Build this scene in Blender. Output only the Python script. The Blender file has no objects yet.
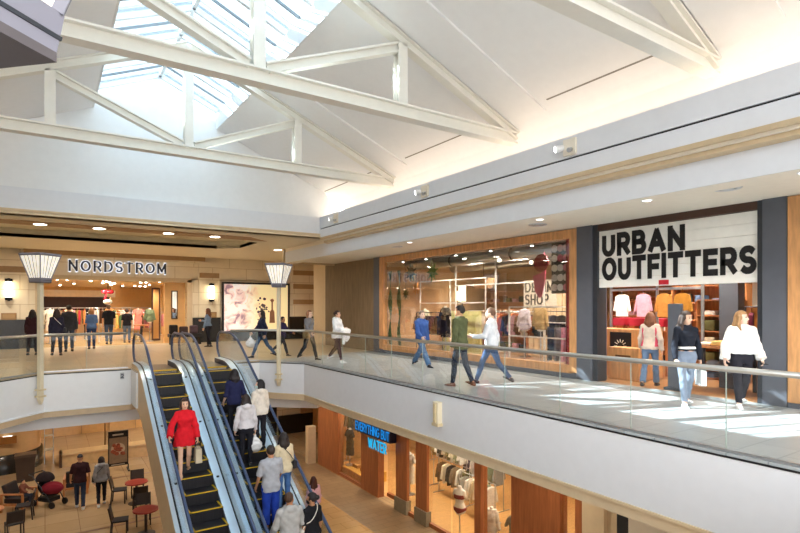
SUN_E = 34; WORLD_E = 2.7; EXPO = 1.25
import bpy, math, random
import numpy as np
from mathutils import Vector, Matrix
random.seed(7)
SC = bpy.context.scene
COL = SC.collection
PI = math.pi

# ------------------------------------------------------------------ materials
def srgb(h):
    if isinstance(h, str):
        h = h.lstrip('#'); c = [int(h[i:i+2], 16) / 255 for i in (0, 2, 4)]
    else:
        c = list(h)
    return [x / 12.92 if x <= .04045 else ((x + .055) / 1.055) ** 2.4 for x in c]

_M = {}
def M(name, col, rough=.55, metal=0., var=.06, scale=6., bump=0., emit=0., stretch=None, spec=.4):
    if name in _M: return _M[name]
    m = bpy.data.materials.new(name); m.use_nodes = True
    nt = m.node_tree; N = nt.nodes; L = nt.links
    b = N['Principled BSDF']; c = srgb(col)
    b.inputs['Roughness'].default_value = rough
    b.inputs['Metallic'].default_value = metal
    b.inputs['Specular IOR Level'].default_value = spec
    tc = N.new('ShaderNodeTexCoord'); no = N.new('ShaderNodeTexNoise')
    no.inputs['Scale'].default_value = scale; no.inputs['Detail'].default_value = 4
    if stretch:
        mp = N.new('ShaderNodeMapping'); mp.inputs['Scale'].default_value = stretch
        L.new(tc.outputs['Object'], mp.inputs['Vector']); L.new(mp.outputs['Vector'], no.inputs['Vector'])
    else:
        L.new(tc.outputs['Object'], no.inputs['Vector'])
    rp = N.new('ShaderNodeValToRGB'); e = rp.color_ramp.elements
    e[0].position = .3; e[1].position = .7
    e[0].color = [max(0, x * (1 - var)) for x in c] + [1]
    e[1].color = [min(1, x * (1 + var)) for x in c] + [1]
    L.new(no.outputs['Fac'], rp.inputs['Fac']); L.new(rp.outputs['Color'], b.inputs['Base Color'])
    if bump:
        bp = N.new('ShaderNodeBump'); bp.inputs['Strength'].default_value = bump; bp.inputs['Distance'].default_value = .02
        L.new(no.outputs['Fac'], bp.inputs['Height']); L.new(bp.outputs['Normal'], b.inputs['Normal'])
    if emit:
        L.new(rp.outputs['Color'], b.inputs['Emission Color']); b.inputs['Emission Strength'].default_value = emit
    _M[name] = m
    return m

def BRICK(name, c1, c2, mortar, w, h, axes='xy', msize=.01, rough=.4, offset=.5, spec=.4, rot=0., var=.05):
    if name in _M: return _M[name]
    m = bpy.data.materials.new(name); m.use_nodes = True
    nt = m.node_tree; N = nt.nodes; L = nt.links
    b = N['Principled BSDF']; b.inputs['Roughness'].default_value = rough; b.inputs['Specular IOR Level'].default_value = spec
    tc = N.new('ShaderNodeTexCoord'); sp = N.new('ShaderNodeSeparateXYZ'); cb = N.new('ShaderNodeCombineXYZ')
    L.new(tc.outputs['Object'], sp.inputs[0])
    for i, a in enumerate(axes): L.new(sp.outputs['XYZ'.index(a.upper())], cb.inputs[i])
    mp = N.new('ShaderNodeMapping'); mp.inputs['Rotation'].default_value = (0, 0, rot)
    L.new(cb.outputs[0], mp.inputs['Vector'])
    br = N.new('ShaderNodeTexBrick'); br.offset = offset
    br.inputs['Color1'].default_value = srgb(c1) + [1]; br.inputs['Color2'].default_value = srgb(c2) + [1]
    br.inputs['Mortar'].default_value = srgb(mortar) + [1]
    br.inputs['Scale'].default_value = 1.; br.inputs['Mortar Size'].default_value = msize
    br.inputs['Brick Width'].default_value = w; br.inputs['Row Height'].default_value = h
    L.new(mp.outputs[0], br.inputs['Vector'])
    no = N.new('ShaderNodeTexNoise'); no.inputs['Scale'].default_value = 3.; no.inputs['Detail'].default_value = 5
    L.new(tc.outputs['Object'], no.inputs['Vector'])
    hs = N.new('ShaderNodeHueSaturation')
    mr = N.new('ShaderNodeMapRange'); mr.inputs['To Min'].default_value = 1 - var * 2; mr.inputs['To Max'].default_value = 1 + var * 2
    L.new(no.outputs['Fac'], mr.inputs['Value']); L.new(mr.outputs[0], hs.inputs['Value'])
    L.new(br.outputs['Color'], hs.inputs['Color']); L.new(hs.outputs['Color'], b.inputs['Base Color'])
    _M[name] = m
    return m

def GLASS(name, tint=(1, 1, 1), refl=.08, rough=.0, mixmin=.02):
    if name in _M: return _M[name]
    m = bpy.data.materials.new(name); m.use_nodes = True
    nt = m.node_tree; N = nt.nodes; L = nt.links
    N.remove(N['Principled BSDF']); out = N['Material Output']
    tr = N.new('ShaderNodeBsdfTransparent'); tr.inputs['Color'].default_value = list(tint) + [1]
    gl = N.new('ShaderNodeBsdfGlossy'); gl.inputs['Roughness'].default_value = rough
    lw = N.new('ShaderNodeLayerWeight'); lw.inputs['Blend'].default_value = .35
    mr = N.new('ShaderNodeMapRange'); mr.inputs['To Min'].default_value = mixmin; mr.inputs['To Max'].default_value = refl
    L.new(lw.outputs['Fresnel'], mr.inputs['Value'])
    mx = N.new('ShaderNodeMixShader'); L.new(mr.outputs[0], mx.inputs['Fac'])
    L.new(tr.outputs[0], mx.inputs[1]); L.new(gl.outputs[0], mx.inputs[2]); L.new(mx.outputs[0], out.inputs['Surface'])
    _M[name] = m
    return m

def EMIT(name, col, strength):
    if name in _M: return _M[name]
    m = bpy.data.materials.new(name); m.use_nodes = True
    nt = m.node_tree; N = nt.nodes; L = nt.links
    N.remove(N['Principled BSDF']); e = N.new('ShaderNodeEmission')
    e.inputs['Color'].default_value = srgb(col) + [1]; e.inputs['Strength'].default_value = strength
    L.new(e.outputs[0], N['Material Output'].inputs['Surface'])
    _M[name] = m
    return m

# ------------------------------------------------------------------ meshes
class MB:
    def __init__(s): s.v = []; s.f = []
    def add(s, vs, fs):
        n = len(s.v); s.v += [tuple(v) for v in vs]; s.f += [tuple(i + n for i in f) for f in fs]; return s
    def box(s, x0, x1, y0, y1, z0, z1):
        return s.add([(x0,y0,z0),(x1,y0,z0),(x1,y1,z0),(x0,y1,z0),(x0,y0,z1),(x1,y0,z1),(x1,y1,z1),(x0,y1,z1)],
                     [(0,3,2,1),(4,5,6,7),(0,1,5,4),(1,2,6,5),(2,3,7,6),(3,0,4,7)])
    def cbox(s, c, d, R=None):
        vs = [Vector((i*d[0]/2, j*d[1]/2, k*d[2]/2)) for k in (-1,1) for j in (-1,1) for i in (-1,1)]
        if R is not None: vs = [R @ v for v in vs]
        vs = [v + Vector(c) for v in vs]
        return s.add(vs, [(0,2,3,1),(4,5,7,6),(0,1,5,4),(1,3,7,5),(3,2,6,7),(2,0,4,6)])
    def beam(s, p0, p1, w, h, up=(0,0,1)):
        p0, p1 = Vector(p0), Vector(p1); d = (p1-p0).normalized(); u = Vector(up)
        r = d.cross(u).normalized(); u = r.cross(d).normalized()
        vs = [p + r*a*w/2 + u*b*h/2 for p in (p0,p1) for a,b in ((-1,-1),(1,-1),(1,1),(-1,1))]
        return s.add(vs, [(0,1,2,3),(7,6,5,4),(0,4,5,1),(1,5,6,2),(2,6,7,3),(3,7,4,0)])
    def cyl(s, p0, p1, r0, r1=None, n=14):
        r1 = r0 if r1 is None else r1
        p0, p1 = Vector(p0), Vector(p1); d = (p1-p0).normalized()
        a = d.orthogonal().normalized(); b = d.cross(a)
        vs = [p0 + (a*math.cos(2*PI*i/n) + b*math.sin(2*PI*i/n))*r0 for i in range(n)] + \
             [p1 + (a*math.cos(2*PI*i/n) + b*math.sin(2*PI*i/n))*r1 for i in range(n)]
        return s.add(vs, [(i,(i+1)%n,n+(i+1)%n,n+i) for i in range(n)] + [tuple(range(n-1,-1,-1)), tuple(range(n,2*n))])
    def tube(s, pts, r, n=8, flat=1.):
        pts = [Vector(p) for p in pts]; rings = []; ref = None
        for i, p in enumerate(pts):
            d = (pts[min(i+1,len(pts)-1)] - pts[max(i-1,0)]).normalized()
            if ref is None:
                ref = d.cross(Vector((0,0,1)))
                if ref.length < .01: ref = d.cross(Vector((1,0,0)))
            a = (ref - d*ref.dot(d)).normalized(); b = d.cross(a); ref = a
            rings.append([p + (a*math.cos(2*PI*k/n) + b*flat*math.sin(2*PI*k/n))*r for k in range(n)])
        vs = [v for rg in rings for v in rg]; m = len(pts)
        fs = [(i*n+k, i*n+(k+1)%n, (i+1)*n+(k+1)%n, (i+1)*n+k) for i in range(m-1) for k in range(n)]
        return s.add(vs, fs + [tuple(range(n-1,-1,-1)), tuple(range((m-1)*n, m*n))])
    def prism(s, poly, axis, a, b):
        def P(u, w, t): return {'x': (t,u,w), 'y': (u,t,w), 'z': (u,w,t)}[axis]
        n = len(poly)
        return s.add([P(u,w,a) for u,w in poly] + [P(u,w,b) for u,w in poly],
                     [(i,(i+1)%n,n+(i+1)%n,n+i) for i in range(n)] + [tuple(range(n-1,-1,-1)), tuple(range(n,2*n))])
    def lathe(s, prof, c=(0,0,0), n=20, a0=0., a1=2*PI):
        full = abs(a1-a0-2*PI) < 1e-6; m = n if full else n+1
        vs = [(c[0]+r*math.cos(a0+(a1-a0)*i/n), c[1]+r*math.sin(a0+(a1-a0)*i/n), c[2]+z) for r,z in prof for i in range(m)]
        k = len(prof)
        fs = [(j*m+i, j*m+(i+1)%m, (j+1)*m+(i+1)%m, (j+1)*m+i) for j in range(k-1) for i in range(n)]
        return s.add(vs, fs)
    def ell(s, c, r, n=12, R=None):
        vs = []; k = n//2 + 1
        for j in range(k+1):
            ph = -PI/2 + PI*j/k
            for i in range(n):
                a = 2*PI*i/n; v = Vector((r[0]*math.cos(ph)*math.cos(a), r[1]*math.cos(ph)*math.sin(a), r[2]*math.sin(ph)))
                if R is not None: v = R @ v
                vs.append(v + Vector(c))
        return s.add(vs, [(j*n+i, j*n+(i+1)%n, (j+1)*n+(i+1)%n, (j+1)*n+i) for j in range(k) for i in range(n)])
    def build(s, name, mat, parent=None, smooth=False, bevel=0., world=False, label=None):
        off = Vector(LOC.get(parent.name, (0,0,0))) if (parent is not None and world) else Vector((0,0,0))
        me = bpy.data.meshes.new(name)
        me.from_pydata([Vector(v) - off for v in s.v], [], s.f); me.validate(); me.update()
        import bmesh
        bm = bmesh.new(); bm.from_mesh(me); bmesh.ops.remove_doubles(bm, verts=bm.verts, dist=1e-5)
        bmesh.ops.recalc_face_normals(bm, faces=bm.faces); bm.to_mesh(me); bm.free()
        if smooth:
            for p in me.polygons: p.use_smooth = True
        me.materials.append(mat)
        o = bpy.data.objects.new(name, me); COL.objects.link(o)
        if parent is not None: o.parent = parent
        if bevel:
            md = o.modifiers.new('bevel', 'BEVEL'); md.width = bevel; md.segments = 2; md.limit_method = 'ANGLE'
        if label: o['label'] = label
        return o

LOC = {}
import re
def clean(s):
    for a, b in (('women','people'),('woman','person'),('men','people'),('man','person')): s = re.sub(r'\b%s\b' % a, b, s)
    return s
def thing(name, label, cat, loc=(0,0,0), rz=0., group=None):
    o = bpy.data.objects.new(name, None); o.empty_display_size = .1; COL.objects.link(o)
    o.location = loc; o.rotation_euler = (0,0,rz); LOC[o.name] = tuple(loc)
    o['label'] = clean(label); o['category'] = cat
    if group: o['group'] = clean(group)
    return o
def tag(o, label, cat, group=None):
    o['label'] = clean(label); o['category'] = cat
    if group: o['group'] = clean(group)
    return o
def struct(o): o['kind'] = 'structure'; return o
def stuff(o, label, cat): o['label'] = label; o['category'] = cat; o['kind'] = 'stuff'; return o
def dup(root, loc, rz=0., label=None, scale=None):
    def rec(o, par):
        c = o.copy(); COL.objects.link(c)
        if par is not None:
            c.parent = par; c.matrix_parent_inverse = o.matrix_parent_inverse.copy()
        for ch in o.children: rec(ch, c)
        return c
    r = rec(root, None); r.location = loc; r.rotation_euler = (0,0,rz); LOC[r.name] = tuple(loc)
    if label: r['label'] = label
    if scale: r.scale = scale
    return r

# ------------------------------------------------------------------ stroke lettering
def _arc(cx, cy, rx, ry, a0, a1, n=12):
    return [(cx+rx*math.cos(math.radians(a0+(a1-a0)*i/n)), cy+ry*math.sin(math.radians(a0+(a1-a0)*i/n))) for i in range(n+1)]
GLY = {
 'A': (.9, [[(0,0),(.45,1)],[(.45,1),(.9,0)],[(.18,.3),(.72,.3)]]),
 'B': (.72, [[(0,0),(0,1)],[(0,1),(.4,1)]+_arc(.4,.76,.24,.24,90,-90)+[(0,.52)],[(0,0),(.45,0)]+_arc(.45,.26,.27,.26,-90,90)]),
 'D': (.8, [[(0,0),(0,1)],[(0,1),(.35,1)]+_arc(.35,.5,.45,.5,90,-90)+[(0,0)]]),
 'E': (.62, [[(0,0),(0,1)],[(0,1),(.62,1)],[(0,.5),(.56,.5)],[(0,0),(.62,0)]]),
 'F': (.6, [[(0,0),(0,1)],[(0,1),(.6,1)],[(0,.48),(.54,.48)]]),
 'G': (.88, [_arc(.45,.5,.45,.5,45,360,18)+[(.55,.5)]]),
 'H': (.75, [[(0,0),(0,1)],[(.75,0),(.75,1)],[(0,.5),(.75,.5)]]),
 'I': (.0, [[(0,0),(0,1)]]),
 'M': (.95, [[(0,0),(0,1)],[(0,1),(.475,.15)],[(.475,.15),(.95,1)],[(.95,1),(.95,0)]]),
 'N': (.8, [[(0,0),(0,1)],[(0,1),(.8,0)],[(.8,0),(.8,1)]]),
 'O': (.95, [_arc(.475,.5,.475,.5,0,360,26)]),
 'P': (.66, [[(0,0),(0,1)],[(0,1),(.4,1)]+_arc(.4,.73,.26,.27,90,-90)+[(0,.46)]]),
 'R': (.7, [[(0,0),(0,1)],[(0,1),(.42,1)]+_arc(.42,.72,.27,.28,90,-90)+[(0,.44)],[(.35,.44),(.7,0)]]),
 'S': (.66, [_arc(.33,.75,.33,.25,35,270,14)+_arc(.33,.25,.33,.25,90,-145,14)]),
 'T': (.75, [[(0,1),(.75,1)],[(.375,1),(.375,0)]]),
 'U': (.74, [[(0,1),(0,.37)]+_arc(.37,.37,.37,.37,180,360)+[(.74,1)]]),
 'V': (.8, [[(0,1),(.4,0)],[(.4,0),(.8,1)]]),
 'W': (1.2, [[(0,1),(.3,0)],[(.3,0),(.6,.9)],[(.6,.9),(.9,0)],[(.9,0),(1.2,1)]]),
 'Y': (.8, [[(0,1),(.4,.48)],[(.8,1),(.4,.48)],[(.4,.48),(.4,0)]]),
 '2': (.6, [_arc(.3,.7,.3,.3,160,-40,10)+[(0,0)],[(0,0),(.6,0)]]),
}
def glyph(ch, h, t, contrast=False, narrow=1.):
    """quads (list of 4 (u,v) points) + advance width, stroke thickness t, outer height h"""
    w, strokes = GLY[ch]; q = []
    sc = h - t
    for st in strokes:
        pts = [(t/2 + x*sc*narrow, t/2 + y*sc) for x, y in st]
        closed = math.dist(pts[0], pts[-1]) < 1e-6
        for i in range(len(pts)-1):
            (x0,y0),(x1,y1) = pts[i], pts[i+1]; L = math.hypot(x1-x0, y1-y0)
            if L < 1e-6: continue
            dx, dy = (x1-x0)/L, (y1-y0)/L
            tt = t*(.5+.5*abs(dy)) if contrast else t
            curve = len(pts) > 3
            e0 = t/2 if (i == 0 and not closed and not curve) else (tt*.22 if curve else t/2)
            e1 = t/2 if (i == len(pts)-2 and not closed and not curve) else (tt*.22 if curve else t/2)
            if ch in 'AVWYMN' and abs(dx) > .2 and abs(dy) > .2: e0 = e1 = t*.3
            if ch == 'R' and abs(dx) > .2 and abs(dy) > .2: e0, e1 = 0, t*.35
            x0 -= dx*e0; y0 -= dy*e0; x1 += dx*e1; y1 += dy*e1
            nx, ny = -dy*tt/2, dx*tt/2
            q.append([(x0+nx,y0+ny),(x0-nx,y0-ny),(x1-nx,y1-ny),(x1+nx,y1+ny)])
    q = [[(x, min(max(y, 0), h)) for x, y in qq] for qq in q]
    return q, w*sc*narrow + t
def letters(text, h, t, depth, origin, ux, nz, mat, parent, gap=.2, contrast=False, width=None, name='letter', halo=None, uz=(0,0,1), narrow=1.):
    """text laid from origin along ux, standing along uz, proud of the surface along nz"""
    ux, nz, uz, origin = Vector(ux).normalized(), Vector(nz).normalized(), Vector(uz), Vector(origin)
    items = [(None, h*.35) if c == ' ' else glyph(c, h, t, contrast, narrow) for c in text]
    tot = sum(w for _, w in items) + gap*t*(len(items)-1)
    k = (width/tot) if width else 1.
    x = 0.
    for c, (q, w) in zip(text, items):
        if q is not None:
            def mk(z0, z1, grow):
                b = MB()
                for n, qq in enumerate(q):
                    z1n = z1 + (n % 7)*.0004
                    pts = qq
                    if grow:
                        cx = sum(p[0] for p in qq)/4; cy = sum(p[1] for p in qq)/4
                        pts = []
                        for px, py in qq:
                            d = math.hypot(px-cx, py-cy); pts.append((px+(px-cx)/d*grow*1.4, py+(py-cy)/d*grow*1.4))
                    base = [origin + ux*((x+px)*k) + uz*py for px, py in pts]
                    b.add([p + nz*z0 for p in base] + [p + nz*z1n for p in base],
                          [(0,1,2,3),(7,6,5,4),(0,4,5,1),(1,5,6,2),(2,6,7,3),(3,7,4,0)])
                return b
            o = mk(depth*.5 if halo else 0, depth, 0).build(name, mat, parent, world=True)
            if halo:
                hb = mk(0.002, depth*.45, h*.05)
                ho = hb.build('halo', halo, None)
                off = Vector(LOC.get(parent.name, (0,0,0)))
                for v in ho.data.vertices: v.co -= off
                ho.parent = o
        x += w + gap*t
# ------------------------------------------------------------------ palette
white   = M('white_paint', '#e9eaeb', .6, var=.015, spec=.2)
fascia_m= M('fascia_paint', '#dfe1e6', .55, var=.015, spec=.2)
cream   = M('cream_paint', '#efe6d6', .6, var=.02, spec=.2)
beige   = M('beige_trim', '#d3bd9c', .55, var=.04, spec=.25)
tan     = M('tan_trim', '#d6bf9c', .5, var=.05)
ceil_m  = M('ceiling_paint', '#efeeee', .7, var=.012, spec=.15)
truss_m = M('truss_paint', '#ece9e0', .5, var=.02, spec=.25)
steel   = M('brushed_steel', '#c9ccd0', .28, metal=.9, var=.06, scale=20)
dsteel  = M('dark_steel', '#41454c', .4, metal=.5)
black   = M('black_matte', '#121316', .6)
rubber  = M('black_rubber', '#1a1c20', .4)
charcoal= M('charcoal_paint', '#5a5d66', .5, var=.04)
stone   = BRICK('stone_panels', '#ebdec4', '#e5d6b9', '#c6b08a', 1.75, .62, 'xz', .012, .35)
stoneX  = BRICK('stone_panels_side', '#d9c09a', '#d2b78f', '#b79a70', 1.75, .62, 'yz', .012, .35)
stone_d = M('stone_band', '#ab8a62', .5, var=.08)
granite = M('dark_granite', '#25221f', .25, var=.25, scale=40)
tile_g  = BRICK('grey_floor_tiles', '#acb1b3', '#a0a5a8', '#838a8e', .9, .45, 'xy', .008, .33, var=.07)
tile_d  = BRICK('dark_floor_tiles', '#7b8184', '#8a8f90', '#6b7073', .6, .3, 'xy', .008, .4)
tile_b  = BRICK('tan_floor_tiles', '#bba98c', '#b19f82', '#9a8768', .9, .9, 'xy', .008, .3, offset=0.)
tile_l  = BRICK('lower_floor_tiles', '#bda17c', '#b39671', '#94775a', .9, .9, 'xy', .01, .22, offset=0.)
wood_o  = M('orange_wood', '#b8794a', .4, var=.22, scale=3, stretch=(6,6,.7))
wood_f  = M('frame_wood', '#cc9663', .45, var=.2, scale=3, stretch=(5,5,.8))
wood_r  = M('red_brown_wood', '#a2613a', .38, var=.2, scale=3, stretch=(6,6,.6))
wood_g  = M('grey_wood_panel', '#7d6a52', .55, var=.16, scale=4, stretch=(5,2,.35), bump=.1)
wood_s  = M('store_floor_wood', '#9a6f47', .35, var=.2, scale=3, stretch=(1,8,1))
warm_e  = EMIT('warm_lens', '#fff2dc', 14.)
white_e = EMIT('white_lens', '#fff8ee', 9.)
sconce_e= EMIT('sconce_glow', '#ffe9bd', 5.)
glass   = GLASS('railing_glass', (.975,.985,.98), .16, 0., .025)
shopgl  = GLASS('shopfront_glass', (.96,.97,.97), .26, 0., .075)
skygl   = GLASS('skylight_glass', (.50,.56,.60), .1, .1, .01)
edge_g  = M('glass_edge_green', '#a9b8b0', .3)

# ------------------------------------------------------------------ setting: floors
def plan(name, poly, z0, z1, m):
    return struct(MB().prism(poly, 'z', z0, z1).build(name, m))
EY = 17.0           # far balcony edge
RX = 6.79           # right balcony edge
plan('floor', [(RX,-3),(10.8,-3),(10.8,18.4),(5.8,16.95),(RX,15.65)], -.03, 0, tile_g)
plan('floor_border', [(10.25,3.95),(10.8,3.95),(10.8,18.3),(10.25,18.1)], 0.0, .006, tile_d)
plan('floor_far', [(-6,12),(-.95,12),(-.95,15.9),(-.02,EY),(2.05,EY),(2.05,15.95),(4.82,15.95),(4.82,EY),(5.8,16.95),(10.8,18.4),(14,18.4),(14,27.6),(-6,27.6)], -.03, 0, tile_b)
# slab bodies (white balcony faces)
plan('wall_balcony_right', [(RX,-3),(16,-3),(16,18.4),(10.8,18.4),(5.8,16.95),(RX,15.65)], -1.0, -.03, fascia_m)
plan('wall_balcony_far', [(-6,12),(-.95,12),(-.95,15.9),(-.02,EY),(2.05,EY),(2.05,15.95),(4.82,15.95),(4.82,EY),(5.8,16.95),(10.8,18.4),(14,18.4),(14,27.6),(-6,27.6)], -1.0, -.03, white)
def offs(pts, d):
    out = []
    for i, p in enumerate(pts):
        a = pts[max(i-1,0)]; b = pts[min(i+1,len(pts)-1)]
        n1 = None; ns = []
        for q0, q1 in ((a,p),(p,b)):
            L = math.dist(q0,q1)
            if L > 1e-9: ns.append(((q1[1]-q0[1])/L, -(q1[0]-q0[0])/L))
        nx = sum(n[0] for n in ns); ny = sum(n[1] for n in ns); L = math.hypot(nx,ny)
        k = d / max(.5, (nx*ns[0][0]+ny*ns[0][1])/L)
        out.append((p[0]+nx/L*k, p[1]+ny/L*k))
    return out
edgeR = [(4.82,EY),(5.8,16.95),(RX,15.65),(RX,-3)]
edgeL = [(-.95,12),(-.95,15.9),(-.02,EY),(2.05,EY)]
def strip(name, pts, d0, d1, z0, z1, m, isstruct=True):
    a, b = offs(pts, d0), offs(pts, d1)
    mb = MB()
    for i in range(len(pts)-1):
        mb.prism([a[i], a[i+1], b[i+1], b[i]], 'z', z0, z1)
    o = mb.build(name, m)
    return struct(o) if isstruct else o
# outward is to the left-hand side here: negative offset sits inside the slab
for nm, e, sg in (('right', edgeR, 1), ('left', edgeL, 1)):
    strip('trim_balcony_lip_'+nm, e, -.3*sg, .03*sg, -1.04, -1.0, tan if nm == 'right' else white)
    strip('trim_balcony_band_'+nm, e, -.5*sg, (.0 if nm == 'right' else -.1)*sg, -1.2, -1.04, beige if nm == 'right' else white)
    strip('trim_balcony_slot_'+nm, e, -.1*sg, .008*sg, -.055, -.03, black)
plan('ceiling_lower_right', [(RX+.03,-3),(16,-3),(16,18.4),(10.8,18.4),(5.8,16.95),(RX+.03,15.65)], -1.2, -1.0, beige)
plan('ceiling_lower_far', [(-6,12),(-.98,12),(-.98,15.9),(-.05,EY+.03),(2.05,EY+.03),(4.82,EY+.03),(5.8,17),(10.8,18.4),(14,18.4),(14,34),(-6,34)], -1.2, -1.0, beige)
plan('wall_drop_beam', [(-6,17.55),(-.4,17.55),(2.05,17.55),(5.9,17.55),(7.5,16.2),(7.9,16.6),(6.1,18.0),(-6,18.0)], -1.6, -1.2, white)
plan('floor_lower', [(-8,4),(18,4),(18,36),(-8,36)], -5.1, -5.0, tile_l)

# ------------------------------------------------------------------ upper right fascia, soffit (profiles along Y)
def profY(name, poly, y0, y1, m): return struct(MB().prism(poly, 'y', y0, y1).build(name, m))
profY('ceiling_soffit_right', [(8.9,3.68),(10.9,3.68),(10.9,4.3),(8.9,4.3)], -3, 21.5, cream)
profY('ceiling_soffit_edge', [(8.42,3.60),(8.9,3.60),(8.9,4.3),(8.42,4.3)], -3, 21.3, cream)
profY('wall_fascia_lower', [(8.40,3.60),(8.42,3.60),(8.42,4.05),(8.40,4.05)], -3, 21.3, fascia_m)
profY('trim_cornice_lower', [(8.27,4.03),(8.42,4.0),(8.42,4.1),(8.27,4.1)], -3, 17.3, tan)
profY('trim_cornice_middle', [(8.2,4.1),(8.42,4.1),(8.42,4.145),(8.2,4.145)], -3, 17.3, cream)
profY('trim_cornice_upper', [(8.12,4.145),(8.42,4.145),(8.42,4.2),(8.07,4.2)], -3, 17.3, tan)
profY('wall_fascia_middle', [(8.10,4.2),(8.42,4.2),(8.42,4.49),(8.10,4.49)], -3, 17.3, fascia_m)
profY('trim_slot', [(8.14,4.485),(8.42,4.485),(8.42,4.53),(8.14,4.53)], -3, 17.3, black)
profY('wall_fascia_upper', [(8.10,4.525),(8.42,4.525),(8.42,4.72),(8.20,4.72),(8.20,4.92),(8.10,4.92)], -3, 17.3, fascia_m)
profY('floor_cove_ledge', [(8.42,4.5),(9.4,4.5),(9.4,4.72),(8.42,4.72)], -3, 17.3, white)
struct(MB().box(8.4,10.9,21.5,21.6,3.6,4.3).build('wall_soffit_end', beige))
# Nordstrom side
profX = lambda name, poly, x0, x1, m: struct(MB().prism(poly, 'x', x0, x1).build(name, m))
profX('wall_fascia_far', [(17.3,4.34),(17.6,4.34),(17.6,4.92),(17.3,4.92)], -6, 8.4, fascia_m)
profX('trim_cornice_far', [(17.24,4.29),(17.6,4.29),(17.6,4.34),(17.24,4.34)], -6, 8.3, tan)
profX('trim_cornice_far_low', [(17.18,4.2),(17.6,4.2),(17.6,4.29),(17.27,4.29)], -6, 8.25, beige)
# roof
SL = .42; EX = 4.56; EZ = 7.44; CX = 2.86
def roofz(x): return EZ - SL*(abs(x-CX) - (EX-CX))
prof = [(EX,EZ)] + [(x, roofz(x)) for x in (5.5,6.5,7.5,8.3)]
px, pz = 8.3, roofz(8.3)
prof += [(8.6, pz-.15), (8.85, pz-.33), (9.0, pz-.56), (9.06, pz-.8), (9.08, 4.6)]
outer = [(9.35,4.6),(9.35,6.0),(EX+.2, EZ+.32),(EX+.06,EZ+.2)]
RY0, RY1 = -4.0, 17.6
def mir(pl): return [(2*CX-x, z) for x, z in pl]
r = struct(MB().prism(prof+outer, 'y', RY0, RY1).build('ceiling_slope_right', ceil_m))
l = struct(MB().prism(mir(prof+outer), 'y', RY0, RY1).build('ceiling_slope_left', ceil_m))
# panel joints in the slopes (thin recess lines) and raised bands beside each truss
TY = [4.22, 8.44, 13.45]
def slope_box(name, x0, x1, y0, y1, d0, d1, m, mirror=False):
    pl = [(x0, roofz(x0)-d0), (x1, roofz(x1)-d0), (x1, roofz(x1)-d1), (x0, roofz(x0)-d1)]
    if mirror: pl = mir(pl)
    return struct(MB().prism(pl, 'y', y0, y1).build(name, m))
gap_m = M('shadow_gap', '#8b867f', .8)
for k, (ya, yb) in enumerate(((-1, 3.0), (4.6, 7.2), (8.8, 12.2), (13.8, 17.3))):
    for mr in (False, True):
        slope_box('trim_ceiling_joint', 8.28, 8.31, ya+.1, yb, -.02, .004, gap_m, mr)
for y in TY:
    for mr in (False, True):
        slope_box('ceiling_band', EX+.03, 8.5, y-1.05, y-.12, -.02, .05, ceil_m, mr)
# gable wall under the skylight
gab = [(-2.6,4.7),(8.3,4.7),(9.06,pz-.8),(8.3,roofz(8.3)+.05),(EX,EZ+.05),(EX,7.96),(CX,8.72),(2*CX-EX,7.96),(2*CX-EX,EZ+.05),(2*CX-8.3,roofz(8.3)+.05),(2*CX-9.06,pz-.8)]
profYg = MB().prism(gab, 'y', 17.42, 17.62).build('wall_gable', white); struct(profYg)
# skylight well
for sgn in (1,-1):
    x0 = CX + sgn*(EX-CX); x1 = x0 + sgn*.12
    struct(MB().box(min(x0,x1),max(x0,x1),RY0,17.45,EZ-.02,7.98).build('wall_skylight_curb', white))
gx = EX-CX
zr, ze = 8.72, 7.98
W1 = MB().prism([(CX,zr),(CX+gx,ze),(CX+gx,ze+.015),(CX,zr+.015)], 'y', RY0, 17.42).build('window_1', skygl); struct(W1)
W2 = MB().prism([(CX,zr),(CX-gx,ze),(CX-gx,ze+.015),(CX,zr+.015)], 'y', RY0, 17.42).build('window_2', skygl); struct(W2)
bar_m = M('skylight_bar', '#7d868d', .5); bar_w = M('skylight_bar_white', '#e6ebef', .5)
for w, sgn in ((W1,1),(W2,-1)):
    y = 17.2; i = 0
    while y > RY0:
        big = i % 2 == 0; rafter = i % 4 == 0
        b = MB().beam((CX,y,zr-.03),(CX+sgn*gx,y,ze-.03), .09 if rafter else .034 if big else .02, .2 if rafter else .06 if big else .035)
        o = b.build('glazing_bar', bar_m if big and not rafter else bar_w, w)
        y -= .36; i += 1
struct(MB().box(CX-.045,CX+.045,RY0,17.42,zr-.1,zr+.03).build('trim_skylight_ridge', bar_w))
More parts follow.
